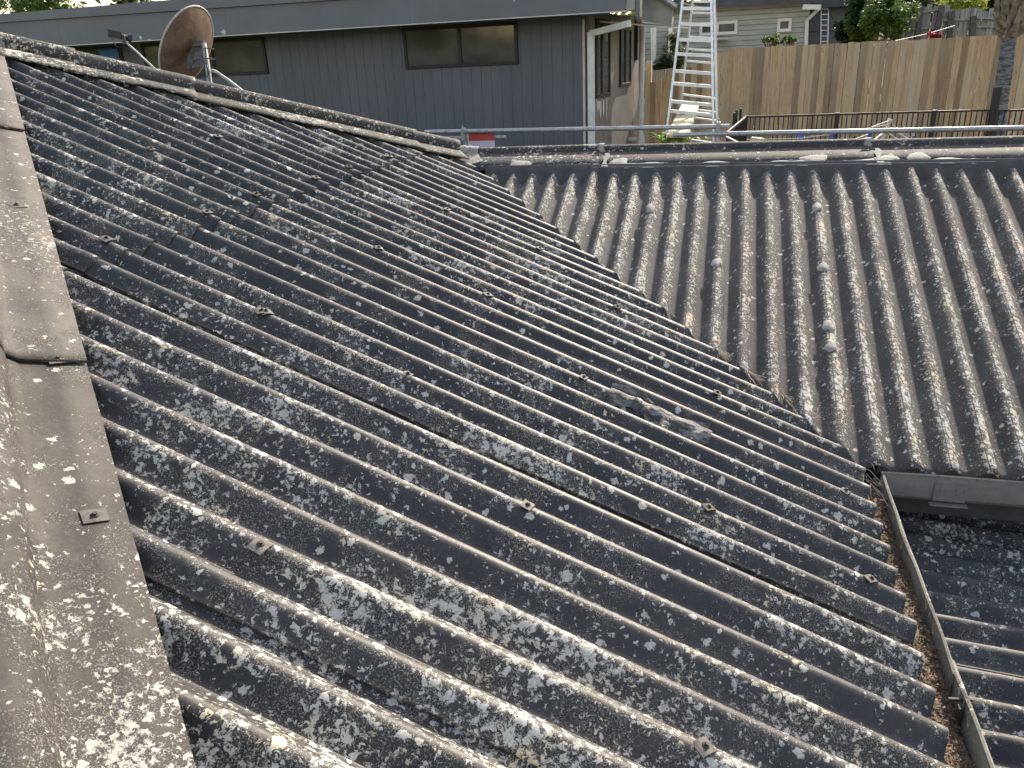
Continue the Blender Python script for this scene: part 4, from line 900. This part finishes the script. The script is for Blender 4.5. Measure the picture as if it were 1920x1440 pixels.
while x < xe_:
    d = Vector((x, YG, .5))-CAM; px = 960+FPX*d.dot(RT)/d.dot(FW); py = 20
    for (a, b), (c, e) in zip(pr_[:-1], pr_[1:]):
        if a <= px <= c: py = b+(e-b)*(px-a)/(c-a)
    zt_ = at(px, py, YG).z+r.uniform(-.04, .03); wd = .1; tl = r.uniform(-.012, .012)
    m.box((x, YG+r.uniform(-.01, .01), zt_/2-.75), (wd, .016, zt_+1.5), (Vector((1, 0, -tl)).normalized(), Vector((0, 1, 0)), Vector((tl, 0, 1)).normalized())); x += .112
m.build('palings', SIL, of)
OLDP = simple('old_grey_post', (.075, .07, .068), .9, var=.4, scale=8)
for (a, b) in (((1703, 72), (1706, 14)), ((1720, 72), (1728, 13)), ((1756, 62), (1766, 10)), ((1780, 68), (1783, 21)), ((1823, 66), (1825, 30)), ((1910, 60), (1911, 24))):
    p, q = at(*a, YG-.1), at(*b, YG-.1); MB().bar(ext(p, q, -.5), q, .11, .09, (0, 1, 0)).build('post', OLDP, of)
for (a, b) in (((1708, 26), (1722, 23)), ((1729, 23), (1758, 18)), ((1708, 55), (1756, 51)), ((1765, 38), (1824, 36)), ((1826, 33), (1886, 36)), ((1830, 50), (1884, 50)), ((1886, 28), (1960, 26)), ((1886, 43), (1960, 42))):
    MB().bar(at(*a, YG-.05), at(*b, YG-.05), .04, .08, (0, 1, 0)).build('rail', SIL, of)
# corrugated strip fence low at the left
m = MB(); vs = []; a, b = at(1212, 140, 13.2), at(1262, 133, 13.2); N_ = 60
for i in range(N_+1):
    x = a.x+(b.x-a.x)*i/N_; zt_ = a.z+(b.z-a.z)*i/N_; y = 13.2+.02*math.sin(i*1.25); vs += [(x, y, zt_+.05), (x, y, zt_-1.2), (x, y+.004, zt_+.05), (x, y+.004, zt_-1.2)]
m.add(vs, [(4*i, 4*i+4, 4*i+5, 4*i+1) for i in range(N_)]+[(4*i+2, 4*i+3, 4*i+7, 4*i+6) for i in range(N_)], 0, True)
tag(m.build('metal_fence', M['zinc'], None, a), 'short grey corrugated metal fence behind the left end of the timber fence', 'fence')
# ------------------------------------------------------------------ plants
def bush(name, label, cat, c, rx, ry, rz, n, rad, per, size, mat, seed, group=None, stem=True):
    r = random.Random(seed); c = Vector(c); t = thing(name, label, cat, c-Vector((0, 0, rz+.3)), group); cl = clumps_in(c, rx, ry, rz, n, rad, r); m = MB(); b = c-Vector((0, 0, rz+.3))
    for (p, q) in cl[:10]: m.tube([b, b.lerp(p, .5)+Vector((0, 0, .05)), p], .02, 5, rr=[.03, .018, .006])
    m.build('stem', BARK, t); l = MB(); leafcloud(l, cl, per, size, r); l.build('foliage', mat, t); return t
bush('leafy_bush', 'large bright green leafy bush overhanging the timber fence in front of the weathered fence', 'bush', at(1650, 42, 15.6), .62, .6, .42, 60, .17, 150, .045, LG, 1)
bush('dark_bush', 'dark glossy green bush between the grey shed and the bright leafy bush', 'bush', at(1602, 34, 16.2), .34, .4, .60, 45, .17, 150, .045, LD, 2)
bush('feathery_shrub', 'feathery olive shrub seen through the steps of the tall ladder', 'shrub', at(1268, 96, 14.6), .22, .25, .42, 26, .13, 90, .035, LL, 3)
bush('dark_shrub', 'low dark shrub behind the left end of the timber fence, beside the feathery shrub', 'shrub', at(1248, 122, 14.2), .26, .2, .16, 18, .12, 90, .035, LD, 4)
bush('sapling', 'small light green sapling peeping over the timber fence under the square window, left of two', 'sapling', at(1446, 76, 13.5), .14, .12, .12, 9, .06, 60, .03, LG, 5, 'saplings over the fence')
bush('sapling', 'wider light green sapling peeping over the timber fence right of the slimmer one', 'sapling', at(1486, 76, 13.5), .22, .12, .07, 10, .06, 60, .03, LG, 6, 'saplings over the fence')
bush('yellow_shrub', 'yellow shrub topping the weathered fence, left of two', 'shrub', at(1785, 8, 20.5), .38, .3, .22, 16, .16, 90, .05, LY, 7, 'yellow shrubs over the weathered fence')
bush('yellow_shrub', 'yellow shrub topping the weathered fence, nearer the palm tree', 'shrub', at(1818, 10, 20.5), .36, .3, .20, 16, .16, 90, .05, LY, 8, 'yellow shrubs over the weathered fence')
LR = leafmat('red_leaf', (.14, .012, .02), (.3, .03, .05), (.4, .06, .08)); bush('red_plant', 'small crimson leaved plant at the foot of the weathered fence', 'plant', at(1752, 66, 14.5), .11, .1, .08, 8, .05, 50, .03, LR, 9)
# strappy green plant below the ladder
q = at(1262, 268, 7.9); sp_ = thing('strappy_plant', 'bright green strap-leaved plant at the foot of the tall step ladder', 'plant', q-Vector((0, 0, .6))); m = MB(); r = random.Random(14)
for i in range(46):
    a = r.uniform(0, 6.28); cx = r.choice((-.09, .12)); b = q+Vector((cx, r.uniform(-.1, .1), -.05)); d = Vector((math.cos(a), math.sin(a), 0)); L = r.uniform(.18, .36); vs = []
    for k in range(7):
        t_ = k/6; p = b+d*L*t_+Vector((0, 0, L*(1.5*t_-1.15*t_*t_))); s_ = d.cross(Vector((0, 0, 1)))*(.022*math.sin(math.pi*(t_*.85+.12))); vs += [p-s_, p+s_]
    m.add(vs, [(2*k, 2*k+1, 2*k+3, 2*k+2) for k in range(6)], 0, True)
m.build('leaves', leafmat('strap_leaf', (.14, .24, .03), (.30, .42, .08), (.48, .55, .18)), sp_); MB().tube([q-Vector((0, 0, .6)), q-Vector((0, 0, .15))], .03, 8).build('stem', BARK, sp_)
# grass at the foot of the fence
m = MB(); r = random.Random(40)
for i in range(2600):
    x = r.uniform(at(1720, 250, YF).x, at(1920, 250, YF).x+.6); y = r.uniform(11.0, YF-.05); b = Vector((x, y, gz_(x, y)+.08)); a = r.uniform(0, 6.28); d = Vector((math.cos(a)*.25, math.sin(a)*.25, 1)); h = r.uniform(.06, .3); s_ = Vector((math.sin(a), -math.cos(a), 0))*.006
    m.add([b-s_, b+s_, b+d*h], [(0, 1, 2)])
tag(m.build('weeds', LG), 'green weeds at the foot of the timber fence by the palm', 'weeds', kind='stuff')
# overhead wire
MB_ = MB().tube([at(1662, 80, 13.2), at(1740, 63, 15), at(1790, 48, 17)], .0045, 6); tag(MB_.build('wire', WHITE, None, at(1740, 63, 15)), 'thin white wire slanting over the timber fence towards the weathered fence', 'wire')
# trees far behind
i = 0
for (px, py, Y, rx, rz, n_, mat, lb) in ((60, 8, 22, 1.5, .95, 46, LG, 'olive green tree above the panelled house roof at the far left'), (-90, -30, 24, 2.2, 1.8, 50, LD, 'dark tree beyond the olive tree at the far left corner'), (245, -10, 30, .9, .5, 20, LL, 'small olive treetop behind the panelled house roof, right of the sky gap'), (1585, -30, 27, 1.6, 1.5, 46, LD, 'dark tree standing behind the grey shed'), (1700, -12, 25, 1.3, 1.0, 46, LL, 'olive tree behind the bright leafy bush'), (1790, -25, 26, 1.6, 1.1, 46, LD, 'dark green tree behind the yellow shrubs'), (1890, -30, 26, 1.5, 1.3, 46, LL, 'olive tree behind the palm tree'), (1420, -50, 30, 2.5, 1.2, 40, LD, 'dark tree behind the weatherboard house roof')):
    c = at(px, py, Y); b = Vector((c.x, c.y, gz_(c.x, c.y))); tree('tree', lb, 'tree', b, 0, c, rx, rx*.7, rz, n_, .42, 170, .075, mat, 60+i, 'trees behind the houses'); i += 1
# added wooded rise all round, hiding the glaring horizon from gaps and window reflections
m = MB(); r = random.Random(77)
for i in range(330):
    a = r.uniform(0, 2*math.pi); q = r.uniform(31, 44); x, y = q*math.cos(a), 2+q*math.sin(a)
    if y > 0 and -17 < x < -4: continue
    leafcloud(m, [((x, y, gz_(x, y)+r.uniform(.2, 1.2)), r.uniform(1.0, 1.9))], 60, .30, r)
tag(m.build('added_woodland_ring', LL), 'added olive green woodland ring on the rise, covering the bright horizon all round', 'woodland', kind='stuff')
